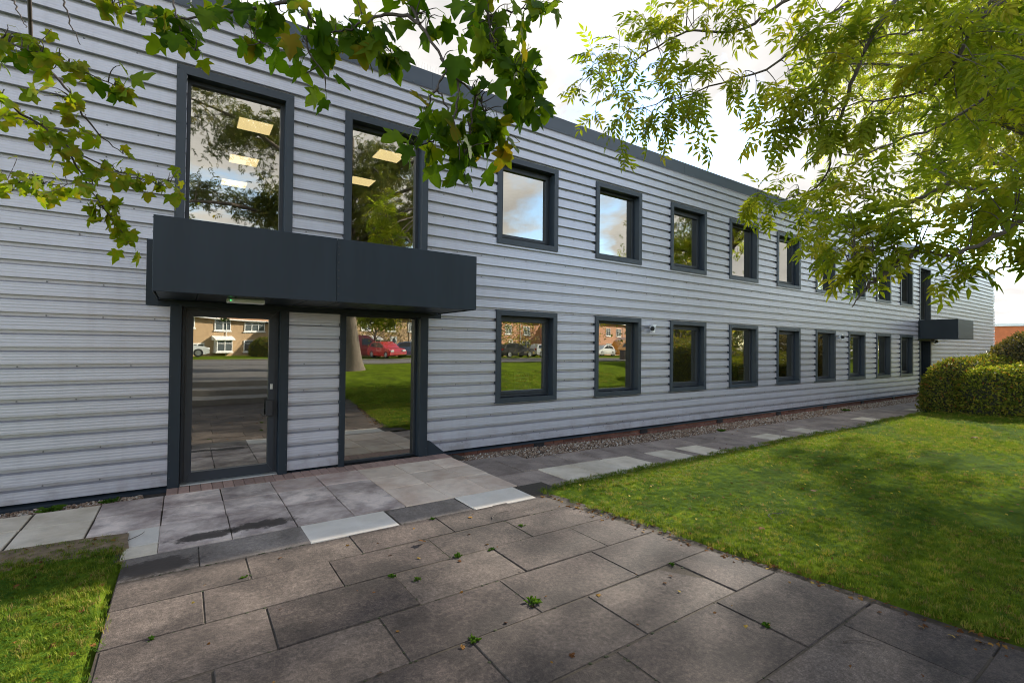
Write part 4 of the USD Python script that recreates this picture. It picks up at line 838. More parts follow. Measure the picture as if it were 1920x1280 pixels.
# ---------------------------------------------------------------- hedges
def leaf_card(seed, L=1.0, W=0.5):
    r = np.random.default_rng(seed)
    return np.array([(0, 0, 0), (W * .5, L * .45, .10 * r.random()), (0, L, -.12), (-W * .5, L * .45, .10 * r.random())]), np.array([(0, 1, 2), (0, 2, 3)])
def hedge(name, label, blobs, mat, density, size, seed, inner_mat=m_hedge_core):
    "blobs: rounded boxes (cx, cy, cz, rx, ry, rz, rot, power) united into one clipped bush"
    t = thing(name, label, 'hedge', (blobs[0][0], blobs[0][1], 0)); base = np.array([blobs[0][0], blobs[0][1], 0.0]); r = np.random.default_rng(seed)
    def inside(p, grow=1.0):
        out = np.zeros(len(p), bool)
        for cx, cy, cz, rx, ry, rz, rot, pw in blobs:
            d = p - [cx, cy, cz]; c, s = math.cos(rot), math.sin(rot); d = np.stack([d[:, 0] * c + d[:, 1] * s, -d[:, 0] * s + d[:, 1] * c, d[:, 2]], 1) / [rx, ry, rz]
            out |= (np.abs(d) ** pw).sum(1) < grow ** pw
        return out
    core = MB(); P, N = [], []
    for b in blobs:
        cx, cy, cz, rx, ry, rz, rot, pw = b
        m = trimesh.creation.icosphere(4, 1.0); u = m.vertices; k = (np.abs(u) ** pw).sum(1) ** (-1 / pw); v = u * k[:, None] * [rx, ry, rz]
        c, s = math.cos(rot), math.sin(rot); v = np.stack([v[:, 0] * c - v[:, 1] * s, v[:, 0] * s + v[:, 1] * c, v[:, 2]], 1) + [cx, cy, cz]
        lump = 1 + 0.07 * (meshkit.fbm(v * 1.6, 3, seed) - 0.5)[:, None]; v = (v - [cx, cy, cz]) * lump + [cx, cy, cz]
        cm = trimesh.Trimesh((v - [cx, cy, cz]) * 0.955 + [cx, cy, cz] - base, m.faces, process=False); core.mesh(cm)
        sm = trimesh.Trimesh(v, m.faces, process=False); area = sm.area; n = int(area * density); fid = r.choice(len(m.faces), n, p=sm.area_faces / area)
        w = r.dirichlet((1, 1, 1), n); p = (sm.triangles[fid] * w[:, :, None]).sum(1); nn = sm.face_normals[fid]
        others = [q for q in blobs if q is not b]
        keep = (p[:, 2] > hgt(p[:, 0], p[:, 1]) - .02)
        sv, blobs2 = blobs, others
        if others:
            blobs = others; keep &= ~inside(p, 0.985); blobs = sv
        P.append(p[keep]); N.append(nn[keep])
    P, N = np.vstack(P), np.vstack(N); n = len(P)
    P = P + N * r.normal(0, 0.042, n)[:, None] - N * 0.02
    y = N * r.uniform(.1, .9, n)[:, None] + r.normal(size=(n, 3)) * .65 + [0, 0, .15]; z = N + r.normal(size=(n, 3)) * .5
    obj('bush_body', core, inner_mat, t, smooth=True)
    instancer('foliage', [leaf_card(s) for s in range(3)], [mat] * 3, P - base, r.integers(0, 3, n), size * r.uniform(.6, 1.35, n), quat_from_matrix(frame(y, z)), t)
    tag(stage.GetPrimAtPath(str(t.GetPath()) + '/foliage'), kind='stuff'); return t
hedge('hedge', 'olive rounded clipped hedge by the far door, its top domed', [(18.15, -2.55, 0.15, 1.70, 0.72, 1.26, -0.06, 2.4), (19.5, -2.9, 0.5, 1.5, .85, 1.0, 0, 2.3)], m_hedge, 1500, 0.068, 1)
hedge('hedge', 'low box-shaped yellow-green hedge in front, at the right end of the lawn', [(18.5, -4.10, 0.2, 2.1, 0.85, 1.05, -0.42, 3.3), (17.15, -3.38, 0.2, 0.85, 0.55, 0.97, -0.4, 3.0)], m_hedge_bright, 1400, 0.074, 2)
hedge('hedge', 'brownish hedge rising behind the two clipped ones', [(21.3, -3.9, 0.75, 2.4, 1.2, 1.5, -0.25, 2.4), (24.5, -4.6, 0.9, 2.6, 1.6, 1.6, -0.3, 2.5)], m_hedge_brown, 1000, 0.075, 3)
hedge('hedge', 'long hedge beyond the lawn opposite the building, seen reflected in the lower windows', [(20.6, -7.2, 0.4, 1.6, 2.1, 1.45, 0.2, 3.0), (25.5, -12.5, 0.6, 1.8, 3.2, 1.6, 0.1, 3.0)], m_hedge, 350, 0.10, 4)
hedge('hedge', 'dark hedge at the far corner of the building', [(42.0, 0.5, 0.4, 4.0, 1.5, 1.4, 0.1, 3.0)], m_hedge, 160, 0.12, 5)

# ---------------------------------------------------------------- the maple whose branches hang in at the upper left
ra = np.random.default_rng(8)
mt = thing('maple_tree', 'maple with lobed green leaves whose branches hang in at the upper left', 'tree', (-4.6, -10.6, 0.25)); MO = np.array([-4.6, -10.6, 0.25])
obj('trunk', MB().tube(catmull([(0, 0, -.3), (0.05, 0.05, 1.0), (0.2, 0.2, 2.6), (0.3, 0.5, 4.5), (0.4, 0.6, 7.0)], 14), np.r_[.34, np.linspace(.26, .07, 13)], 12), m_bark, mt, smooth=True)
def branch(pts, r0, r1, mat, parent, name, n=22, sides=7, wob=0.0):
    p = catmull(pts, n)
    if wob: p[1:-1] += ra.normal(size=(n - 2, 3)) * wob
    obj(name, MB().tube(p, np.linspace(r0, r1, n), sides), mat, parent, smooth=True); return p
twig_pts = []
starts = {}
for i, tw in enumerate(MAPLE_TWIGS):
    p = branch(np.array(tw) - MO, 0.0062 if i in (0, 3, 5, 7, 9, 14, 15) else 0.0042, 0.0016, m_twig, mt, 'twig', n=20, sides=6, wob=0.003); twig_pts.append(p)
hub_top, hub_left = np.array((-0.3, -6.7, 3.9)), np.array((-2.2, -6.3, 3.2))
branch([(0.3, 0.5, 4.2), (1.6, 1.8, 4.6), (3.0, 3.0, 4.3), hub_top - MO], .07, .03, m_limb, mt, 'limb', wob=.01)
branch([(0.2, 0.2, 2.8), (0.8, 1.5, 3.2), (1.6, 3.0, 3.2), hub_left - MO], .06, .025, m_limb, mt, 'limb', wob=.01)
for i, tw in enumerate(MAPLE_TWIGS):
    a = np.array(tw[0]); on_other = any(np.min(np.linalg.norm(twig_pts[j] + MO - a, axis=1)) < 0.03 for j in range(len(MAPLE_TWIGS)) if j != i)
    if on_other: continue
    h = hub_left if a[0] < -0.55 else hub_top
    branch([h - MO, (h + a) / 2 - MO + [0, 0, .12], a - MO], .009, .006, m_twig, mt, 'twig', n=12, sides=6, wob=.006)
TW = np.vstack(twig_pts); TD = np.vstack([np.gradient(p, axis=0) for p in twig_pts])
leaves = []
side_tw = MB()
def add_leaf(base, size, seed, hang=1.0):
    "a leaf on its stalk, tip hanging"
    r = np.random.default_rng(seed)
    out = r.normal(size=3) * [1, 1, .5]; out /= np.linalg.norm(out); L = size * r.uniform(.5, .95)
    a = base + out * L * .5 + [0, 0, .1 * L]; b = base + out * L * .85 + [0, 0, -.35 * L]
    tip = np.array([0, 0, -hang]) + r.normal(size=3) * .55 + out * .35; nrm = r.normal(size=3) * .7 + [0.15, -0.5, .45]
    R3 = frame(tip[None], nrm[None])[0]; v, f = maple_blade(seed, size)
    v = v @ R3.T + b; mb = MB().add(v, f); w = np.cross(out, [0.3, 0.2, 1.0]); w = w / np.linalg.norm(w) * .0011
    mb.add([base - w, base + w, a + w, a - w, b + w * .8, b - w * .8], [(0, 1, 2), (0, 2, 3), (3, 2, 4), (3, 4, 5)])
    return mb
k = 0
for cx, cy, cz, rad, n in MAPLE_CLUSTERS:
    c = np.array([cx, cy, cz]) - MO; d = np.linalg.norm(c - (np.array(CAM) - MO))
    for _ in range(int(n * 1.35 + .5)):
        off = ra.normal(size=3) * rad * .62; tgt = c + off; j = int(np.argmin(np.linalg.norm(TW - tgt, axis=1) * (1 + .3 * ra.random(len(TW))))); b = TW[j] + 0.0; gap = tgt - b; gl = np.linalg.norm(gap)
        size = ra.uniform(.046, .084) * (0.80 if d > 2.3 else 1.0)
        if gl > 0.05:
            e = b + gap * max(0.0, 1 - 0.055 / gl) + [0, 0, .02]; mid = (b + e) / 2 + ra.normal(size=3) * gl * .07 + [0, 0, gl * .06]
            side_tw.tube(catmull([b, mid, e], 6), np.linspace(.0022, .0011, 6), 5, cap=False); b = e
        leaves.append((np.linalg.norm(b - (np.array(CAM) - MO)) / size, add_leaf(b, size, 1000 + k))); k += 1
tag(obj('small_twig', side_tw, m_twig, mt, smooth=True), kind='stuff')
order = np.argsort([l[0] for l in leaves]); rest = MB()
for n_, i in enumerate(order):
    if n_ < 300: obj('leaf', leaves[i][1], m_maple, mt, smooth=True)
    else: rest.add(*leaves[i][1].get())
if rest.n: tag(obj('small_leaf', rest, m_maple, mt, smooth=True), kind='stuff')
for i in range(5):
    c = [(0.98, -4.84, 1.98), (0.93, -5.1, 2.15), (1.03, -4.9, 2.30), (1.16, -4.9, 2.4), (1.0, -4.8, 2.2)][i]
# more of its crown, overhead and behind the camera
n = 450; cc = np.array([(0.2, 0.4, 6.0), (2.0, 1.6, 5.2), (-1.6, 0.2, 5.4), (0.4, -1.4, 5.6), (1.2, 3.0, 5.0), (3.0, 2.6, 4.9)]); P = cc[ra.integers(0, len(cc), n)] + ra.normal(size=(n, 3)) * [.9, .9, .6]
wp = P + MO; P = P[~((wp[:, 1] > -7.1) | (wp[:, 2] < 3.3))]; n = len(P)
y = ra.normal(size=(n, 3)) * .6 + [0, 0, -1]; z = ra.normal(size=(n, 3)) + [0, 0, .6]
ci = instancer('crown', [maple_blade(s, 1.0) for s in range(4)], [m_maple] * 4, P, ra.integers(0, 4, n), ra.uniform(.08, .13, n), quat_from_matrix(frame(y, z)), mt); tag(ci, kind='stuff')
for c in cc: branch([(0.3, 0.5, 4.3), (np.array((0.3, .5, 4.3)) + c) / 2 + [0, 0, .3], c], .05, .012, m_limb, mt, 'limb', n=10, wob=.02)

# ---------------------------------------------------------------- the ash whose branches reach in at the upper right
def leaflet(mb, b, d, up, L, W):
    s = np.cross(d, up); s /= np.linalg.norm(s) + 1e-9; n = np.cross(s, d); fold = n * W * .28; dr = np.array([0, 0, -.12 * L])
    v = [b, b + d * L * .38 + s * W * .5 + fold, b + d * L * .40 + dr * .25, b + d * L * .38 - s * W * .5 + fold, b + d * L * .74 + s * W * .30 + fold * .6 + dr * .6, b + d * L * .74 - s * W * .30 + fold * .6 + dr * .6, b + d * L + dr]
    mb.add(v, [(0, 1, 2), (0, 2, 3), (1, 4, 2), (2, 4, 6), (2, 5, 3), (2, 6, 5)])
def ash_leaf(seed, L=1.0):
    "compound leaf along +y, face +z: stalk and pairs of leaflets"
    r = np.random.default_rng(seed); mb = MB(); nn = r.integers(3, 5); droop = r.uniform(.15, .55)
    t = np.linspace(0, 1, 6); ax = np.stack([0 * t + r.uniform(-.1, .1) * t ** 2, t, -droop * t ** 2], 1) * L * .72
    mb.tube(ax, np.linspace(.009, .004, 6) * L, 3, cap=False)
    for i in range(nn):
        tt = .34 + .60 * i / max(1, nn - 1); b = np.array([np.interp(tt, t, ax[:, k]) for k in range(3)]); tn = np.array([0, 1, -2 * droop * tt]); tn /= np.linalg.norm(tn)
        for s in (-1, 1):
            d = tn * r.uniform(.35, .75) + np.array([s, 0, r.uniform(-.45, .1)]); d /= np.linalg.norm(d)
            leaflet(mb, b, d, np.array([r.normal() * .25, 0.1, 1.0]), L * r.uniform(.30, .40), L * r.uniform(.10, .14))
    d = np.array([r.normal() * .15, 1, -2 * droop * .9]); d /= np.linalg.norm(d); leaflet(mb, ax[-1], d, np.array([0, 0.3, 1.0]), L * .38, L * .13)
    return mb.get()
ASHP = [ash_leaf(s) for s in range(10)]
AO = np.array([6.0, -14.3, 0.55])
at_ = thing('ash_tree', 'big ash with long feathery yellow-green leaves reaching in at the upper right', 'tree', AO)
obj('trunk', MB().tube(catmull([(0, 0, -.3), (0.0, 0, .35), (-.1, 0, 1.4), (-.25, .1, 3.2), (-.3, .2, 6.0), (-.2, .3, 10)], 22), np.interp(np.linspace(0, 1, 22), [0, .04, .08, .13, .3, .6, 1], [.80, .62, .50, .42, .35, .26, .09]), 14), m_bark, at_, smooth=True)
lp = []
for L in ASH_LIMBS:
    q = np.array(L) - AO; p = catmull(q, 34); p[2:-1] += ra.normal(size=(31, 3)) * .008; r0 = .019
    obj('limb', MB().tube(p, np.linspace(r0 * 1.15, .0035, 34), 7), m_limb, at_, smooth=True); lp.append(p)
starts = [p[0] for p in lp]
for i, s0 in enumerate(starts):                # carry the limbs back to the trunk
    if any(np.min(np.linalg.norm(lp[j] - s0, axis=1)) < .08 for j in range(i)): continue
    h = min(8.0, max(3.4, s0[2] + .3)); tp = np.array([-.25, .12, h]); branch([tp, tp * .6 + s0 * .4 + [.6, 0, .8], s0], .10, .021, m_limb, at_, 'limb', n=18, wob=.02)
LP = np.vstack(lp); atw = MB(); al = []
def twig_with_leaves(b, e, nl, smin=.17, smax=.27):
    mid = (b + e) / 2 + ra.normal(size=3) * np.linalg.norm(e - b) * .08 + [0, 0, .05]; p = catmull([b, mid, e], 9); atw.tube(p, np.linspace(.0042, .0015, 9), 5, cap=False); dirn = (e - b) / (np.linalg.norm(e - b) + 1e-9)
    for i in range(nl):
        t = 1.0 if i == 0 else ra.uniform(.35, 1.0); pos = p[min(8, int(t * 8))]
        o = ra.normal(size=3); o -= dirn * (o @ dirn); o /= np.linalg.norm(o); y = dirn * ra.uniform(.4, 1.0) + o * ra.uniform(.5, 1.0) + [0, 0, -.28]; z = ra.normal(size=3) * .35 + [0, 0, 1.0]
        al.append((pos, y, z, ra.uniform(smin, smax)))
for cx, cy, cz, rad, n in ASH_CLUSTERS:
    c = np.array([cx, cy, cz + (.13 if cz < 2.55 else 0)]) - AO
    for _ in range(int(n * (.50 if cx > 4.3 else .8) + .5)):
        e = c + ra.normal(size=3) * rad * .62; j = int(np.argmin(np.linalg.norm(LP - e, axis=1) * (1 + .5 * ra.random(len(LP))))); twig_with_leaves(LP[j], e, int(ra.integers(4, 7)))
tag(obj('small_twig', atw, m_limb, at_, smooth=True), kind='stuff')
camo = np.array(CAM) - AO; A_p = np.array([a[0] for a in al]); A_R = frame(np.array([a[1] for a in al]), np.array([a[2] for a in al])); A_s = np.array([a[3] for a in al])
order = np.argsort(np.linalg.norm(A_p - camo, axis=1) / A_s); vis = []
for i in order:                                # the 300 that show largest, each its own part
    d = A_p[i] - camo; c = d @ np.array(_f)
    if len(vis) < 300 and c > .3 and abs(d @ np.array(_r)) / c < 1.08 and abs(d @ np.array(_u)) / c < .72: vis.append(i)
vs = set(vis)
for i in vis:
    v, f = ASHP[i % 10]; obj('leaf', (v @ (A_R[i] * A_s[i]).T + A_p[i], f), m_ash, at_)
ot = np.array([i for i in range(len(al)) if i not in vs])
ci = instancer('foliage', ASHP, [m_ash] * 10, A_p[ot], ot % 10, A_s[ot], quat_from_matrix(A_R[ot]), at_); tag(ci, kind='stuff')
# the rest of its crown, behind the camera
BL = []
for k in range(13):
    a = k * 2.4 + ra.uniform(-.3, .3); e = ra.uniform(3.6, 9.0); R_ = ra.uniform(4.2, 6.6) * (1.3 if math.cos(a) < -.2 else 1) * (1 - max(0, e - 6) * .1); s = np.array([-.28, .15, e * .8]); c = np.array([math.cos(a) * R_, math.sin(a) * R_, e + ra.uniform(-.2, 3.0)]); p = catmull([s, (s + c) / 2 + [0, 0, 1.2], c], 14)
    obj('limb', MB().tube(p, np.linspace(.13, .022, 14), 8), m_limb, at_, smooth=True)
    for j in range(9):
        b0 = p[ra.integers(5, 14)]; e0 = b0 + ra.normal(size=3) * [1.0, 1.0, .8] + [0, 0, -.15]; BL.append(catmull([b0, (b0 + e0) / 2 + [0, 0, .25], e0], 7))
tw_ = MB()
for q_ in BL: tw_.tube(q_, np.linspace(.020, .005, 7), 5, cap=False)
tag(obj('small_branch', tw_, m_limb, at_, smooth=True), kind='stuff')
n = 17000; bi = ra.integers(0, len(BL), n); ti = ra.integers(2, 7, n); P = np.array([BL[a][b] for a, b in zip(bi, ti)]) + ra.normal(size=(n, 3)) * .26
P = P[(P + AO)[:, 1] < -6.9]; n = len(P)
y_ = ra.normal(size=(n, 3)) + [0, 0, -.4]; z_ = ra.normal(size=(n, 3)) * .5 + [0, 0, 1]
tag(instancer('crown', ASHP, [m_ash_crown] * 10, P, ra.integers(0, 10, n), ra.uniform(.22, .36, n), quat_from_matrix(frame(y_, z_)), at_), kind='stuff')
print('ash leaves', len(al), 'maple leaves', len(leaves))
for i, (x, y, z) in enumerate([]): pass
# ---------------------------------------------------------------- what stands across the lawn and shows in the glass
m_render = simple('brown_render', (0.42, 0.29, 0.17), rough=0.95, var=0.15, scale=3.0, bump=0.004, bscale=60.0)
m_brickwall = M('orange_brick_wall', {'g': ('geometry', {}), 'mp': ('mapping', {'rotation': (PI / 2, 0, 0)}), 'b': ('brick_texture', {'scale': 1.0, 'brick_width': 0.225, 'row_height': 0.075, 'mortar_size': 0.008, 'color1': (0.48, 0.20, 0.085), 'color2': (0.38, 0.15, 0.07), 'mortar': (0.42, 0.33, 0.26)}), 'p': ('principled_bsdf', {'roughness': 0.9})}, [('g.position', 'mp.vector'), ('mp.vector', 'b.vector'), ('b.color', 'p.base_color')], 'p.BSDF')
m_tile = simple('clay_tile', (0.40, 0.23, 0.13), rough=0.9, var=0.25, scale=5.0)
m_upvc = simple('white_frame', (0.78, 0.78, 0.77), rough=0.4, var=0.03)
m_hglass = simple('house_glass', (0.10, 0.12, 0.13), rough=0.08, var=0.2, scale=2.0)
m_rust = simple('red_brick_far', (0.58, 0.17, 0.065), rough=0.9, var=0.15, scale=2.0)
def house(name, label, x0, x1, y, z, mat, wins, eave=4.75, ridge=7.6, depth=8.0, chim=True):
    w = x1 - x0; t = thing(name, label, 'house', (x0, y + w * .17, z), -20)
    obj('wall', MB().prism([(-depth, -.3), (0, -.3), (0, eave), (-depth / 2, ridge - .12), (-depth, eave)], 0, 0, w), mat, t)
    rf = MB(); n = 14
    for s in (0, 1):
        for k in range(n):                     # courses of tiles, each lapping the one below
            a, b = k / n, (k + 1.15) / n; ya, yb = (0.4 - (depth / 2 + .4) * a, 0.4 - (depth / 2 + .4) * b); za, zb = (eave - .15 + (ridge - eave + .15) * a, eave - .15 + (ridge - eave + .15) * b)
            if s: ya, yb = -depth - ya, -depth - yb
            rf.prism([(ya, za), (ya, za + .11), (yb, zb + .05), (yb, zb - .02)], 0, -.25, w + .25)
    r_ = obj('roof', rf, m_tile, t)
    if chim: obj('chimney', MB().box(w * .5 - .4, w * .5 + .4, -depth / 2 - .3, -depth / 2 + .3, ridge - .4, ridge + 1.1).cyl((w * .5, -depth / 2, ridge + 1.1), (w * .5, -depth / 2, ridge + 1.4), .12, 10), mat, r_)
    obj('gutter', MB().cyl((-.25, .42, eave - .12), (w + .25, .42, eave - .12), .06, 8).cyl((w * .62, .08, eave - .1), (w * .62, .08, 0), .04, 8), m_upvc, t)
    for kind, wx, wz, ww, wh in wins:
        wx -= x0
        if kind == 'd': dd = obj('door', MB().cbox(wx, wx + ww, .0, .06, wz, wz + wh, .01), m_upvc, t); obj('pane', MB().box(wx + .25, wx + ww - .25, .061, .066, wz + 1.2, wz + wh - .2), m_hglass, dd); continue
        pr = .6 if kind == 'bay' else 0.0
        fr = MB(); fr.box(wx - .08, wx + ww + .08, .0, .10 + pr, wz - .12, wz).box(wx, wx + ww, .0, .07 + pr, wz + wh - .07, wz + wh).box(wx, wx + ww, .0, .07 + pr, wz, wz + .07)
        nb = max(2, round(ww / .75))
        for k in range(nb + 1): xx = wx + (ww - .07) * k / nb; fr.box(xx, xx + .07, .0, .07 + pr, wz + .07, wz + wh - .07)
        fr.box(wx, wx + ww, .001, .06 + pr, wz + wh * .68, wz + wh * .68 + .05)
        if kind == 'bay': fr.prism([(0, wz + wh), (pr + .25, wz + wh), (pr + .25, wz + wh + .10), (0, wz + wh + .45)], 0, wx - .2, wx + ww + .2)
        f = obj('window', fr, m_upvc, t); obj('pane', MB().box(wx + .02, wx + ww - .02, .0, .03 + pr, wz + .02, wz + wh - .02), m_hglass, f)
    return t
house('house', 'brown rendered house with tiled roof, reflected in the entrance door', -7.0, 10.4, -45, 0.55, m_render, [('w', -5.5, 2.55, 1.5, 1.15), ('w', 0.2, 2.55, 0.95, 1.0), ('w', 2.75, 2.40, 1.45, 1.0), ('w', 5.48, 2.30, 2.0, 1.0), ('bay', 2.72, 0.35, 1.45, 1.05), ('w', 0.85, 0.72, 1.1, 0.40), ('w', 5.5, 0.35, 1.8, 1.05), ('d', 8.3, 0.02, .95, 2.05), ('w', -5.5, .4, 1.7, 1.2)], eave=3.55, ridge=6.3)
house('house', 'buff house behind the red van, reflected in the right entrance glass', 14.2, 26.5, -45, 0.55, m_render, [('w', 15.2, 2.7, 1.6, 1.1), ('w', 18.4, 2.7, 1.3, 1.1), ('w', 21.6, 2.7, 1.7, 1.1), ('bay', 15.3, .5, 1.9, 1.2), ('d', 19.0, .02, .95, 2.05), ('w', 22, .6, 2.0, 1.2)], eave=4.3, ridge=7.2)
house('house', 'orange brick house behind the black car, reflected in the first lower window', 29.5, 43.5, -46, 0.55, m_brickwall, [('w', 31.0, 2.8, 1.5, 1.15), ('w', 34.6, 2.8, 1.5, 1.15), ('w', 39.0, 2.8, 1.6, 1.15), ('w', 31.0, .7, 1.8, 1.2), ('w', 38.6, .7, 1.8, 1.2), ('d', 35.6, .02, .95, 2.05)], eave=4.8, ridge=7.6)
house('house', 'orange brick house with white windows, reflected in the second lower window', 48.0, 73.0, -50, 0.55, m_brickwall, [('w', 50.5, 3.0, 1.7, 1.2), ('w', 56.6, 3.0, 1.8, 1.3), ('w', 60.8, 3.0, 1.9, 1.3), ('w', 50.5, .7, 1.9, 1.2), ('w', 56.8, .6, 2.0, 1.2), ('d', 59.6, .02, .95, 2.05), ('w', 66.5, 3.0, 1.8, 1.3), ('w', 66.5, .7, 1.9, 1.2)], eave=5.2, ridge=8.2)
house('house', 'brick house at the end of the row, reflected in the lower windows further along', 78.0, 94.0, -46, 0.55, m_brickwall, [('w', 80, 3.0, 1.7, 1.2), ('w', 85, 3.0, 1.7, 1.2), ('w', 90, 3.0, 1.7, 1.2), ('w', 80, .7, 1.9, 1.2), ('w', 90, .6, 2.0, 1.2), ('d', 86, .02, .95, 2.05)], eave=5.2, ridge=8.0)
fb = thing('brick_building', 'low red brick building with flat roof, far right beyond the corner', 'building', (78, -4, -.3))
obj('wall', MB().box(0, 30, -10, 24, -.5, 4.9), m_rust, fb); obj('roof_edge', MB().cbox(-.2, 30, -10.2, 24.2, 4.9, 5.25, .03), m_upvc, fb)
for k in range(7): w_ = obj('window', MB().box(-.05, .0, -8 + k * 4, -5.6 + k * 4, 0.9, 2.2), m_upvc, fb); obj('pane', MB().box(-.06, -.05, -7.9 + k * 4, -5.7 + k * 4, 1.0, 2.1), m_hglass, w_)
# vehicles
def paint(name, col): return simple(name, col, rough=0.3, var=0.03, coat=0.7)
m_tyre = simple('tyre', (0.015, 0.015, 0.016), rough=0.85); m_rim = simple('alloy', (0.45, 0.45, 0.46), rough=0.35, metal=0.8); m_carglass = simple('car_glass', (0.02, 0.024, 0.026), rough=0.05)
m_tail = simple('tail_lamp', (0.35, 0.01, 0.01), rough=0.25); m_head = simple('head_lamp', (0.6, 0.62, 0.62), rough=0.15)
def car(name, label, cat, x, y, rz, body, roof, width, col, wheels, glass, z=.56, group=None, stripe=None):
    "body, roof: side outlines along x; glass: side window outlines"
    t = thing(name, label, cat, (x, y, z), rz, group); hw = width / 2; mt_ = paint('paint_' + path_for(name + '_coat').split('/')[-1], col)
    def loft(poly, w0, w1, zlo, zhi):
        mb = MB(); mb.prism(poly, 1, -w0, w0); v, f = mb.get(); k = np.clip((v[:, 2] - zlo) / (zhi - zlo), 0, 1); v = v.copy(); v[:, 1] *= 1 + (w1 / w0 - 1) * k; return v, f
    zs = [p[1] for p in body]; obj('body', loft(body, hw, hw * .94, max(zs) * .6, max(zs)), mt_, t)
    zr = [p[1] for p in roof]; obj('cabin', loft(roof, hw * .93, hw * .74, min(zr), max(zr)), mt_, t)
    for gpoly in glass:
        v, f = loft(gpoly, hw * .94, hw * .755, min(zr), max(zr)); obj('window', (v, f), m_carglass, t)
    for wx in wheels:
        for s in (-1, 1):
            w = obj('wheel', MB().cyl((wx, s * hw * 1.0, .32), (wx, s * (hw - .2), .32), .32, 20), m_tyre, t); obj('rim', MB().cyl((wx, s * (hw + .006), .32), (wx, s * hw, .32), .21, 12), m_rim, w)
    x0, x1 = min(p[0] for p in body), max(p[0] for p in body)
    for s in (-1, 1): obj('tail_lamp', MB().cbox(x0 - .02, x0 + .14, s * hw * .72 - .14, s * hw * .72 + .14, .72, .92, .02), m_tail, t); obj('headlight', MB().cbox(x1 - .2, x1 + .01, s * hw * .7 - .16, s * hw * .7 + .16, .58, .74, .02), m_head, t)
    return t
HB = [(-2.0, .28), (-2.02, .55), (-1.95, .92), (-1.2, .98), (.75, .95), (1.75, .82), (2.02, .62), (2.05, .30), (1.7, .20), (-1.7, .20)]
HR = [(-1.9, .90), (-1.62, 1.32), (-1.0, 1.46), (-.1, 1.46), (.55, 1.20), (1.0, .93)]
HG = [[(-1.62, .97), (-1.45, 1.28), (-.95, 1.38), (-.5, 1.39), (-.5, .97)], [(-.43, .97), (-.43, 1.39), (-.12, 1.385), (.42, 1.16), (.74, .97)]]
VB = [(-2.4, .25), (-2.42, 1.0), (-2.4, 1.1), (1.3, 1.1), (2.3, .92), (2.45, .6), (2.45, .28), (2.0, .2), (-2.1, .2)]
VR = [(-2.40, 1.05), (-2.34, 1.95), (-1.5, 2.05), (.6, 2.03), (1.0, 1.75), (1.5, 1.05)]
VG = [[(.0, 1.12), (.0, 1.75), (.75, 1.72), (1.2, 1.12)]]
car('van', 'dark red van parked across the road, reflected in the right entrance glass', 'van', 14.3, -40.0, 20, VB, VR, 1.85, (0.16, 0.010, 0.009), (-1.5, 1.5), VG)
car('car', 'bright red hatchback parked in front of the red van, reflected in the entrance glass', 'car', 15.5, -36.6, 78, HB, HR, 1.7, (0.33, 0.012, 0.010), (-1.25, 1.3), HG)
car('car', 'blue hatchback parked beside the red one, reflected in the entrance glass', 'car', 18.7, -37.2, 28, HB, HR, 1.75, (0.055, 0.10, 0.18), (-1.25, 1.3), HG)
car('car', 'black estate car reflected in the first lower window', 'car', 29.6, -36.0, 0, HB, HR, 1.75, (0.012, 0.011, 0.011), (-1.25, 1.3), HG)
car('car', 'silver car behind the black one, reflected in the first lower window', 'car', 35.0, -37.5, 0, HB, HR, 1.75, (0.45, 0.46, 0.47), (-1.25, 1.3), HG)
car('car', 'white car in front of the brick house, reflected in the second lower window', 'car', 49.2, -42.5, 170, HB, HR, 1.75, (0.65, 0.66, 0.66), (-1.25, 1.3), HG)
car('camper_van', 'orange camper van with white domed roof, reflected in the second lower window', 'van', 54.8, -43.5, 180, [(-2.4, .25), (-2.42, 1.2), (2.2, 1.2), (2.42, .9), (2.42, .28), (2.0, .2), (-2.1, .2)], [(-2.42, 1.15), (-2.36, 2.0), (-1.6, 2.62), (.4, 2.62), (1.4, 2.1), (2.1, 1.15)], 1.9, (0.62, 0.26, 0.03), (-1.5, 1.5), [[(-2.0, 1.25), (-2.0, 1.75), (-.2, 1.75), (-.2, 1.25)], [(0, 1.25), (0, 1.75), (.9, 1.75), (1.4, 1.25)]])
car('car', 'white car by the brown house, reflected in the entrance door', 'car', -0.4, -40.5, 0, HB, HR, 1.75, (0.65, 0.66, 0.66), (-1.25, 1.3), HG)
b = thing('bollard', 'squat dark timber post on the lawn edge, reflected in the second lower window', 'bollard', (34.2, -24.6, .5)); obj('post', MB().cbox(-.30, .30, -.25, .25, 0, .92, .04), m_limb, b); obj('cap', MB().cbox(-.34, .34, -.29, .29, .92, .98, .02), m_limb, b)
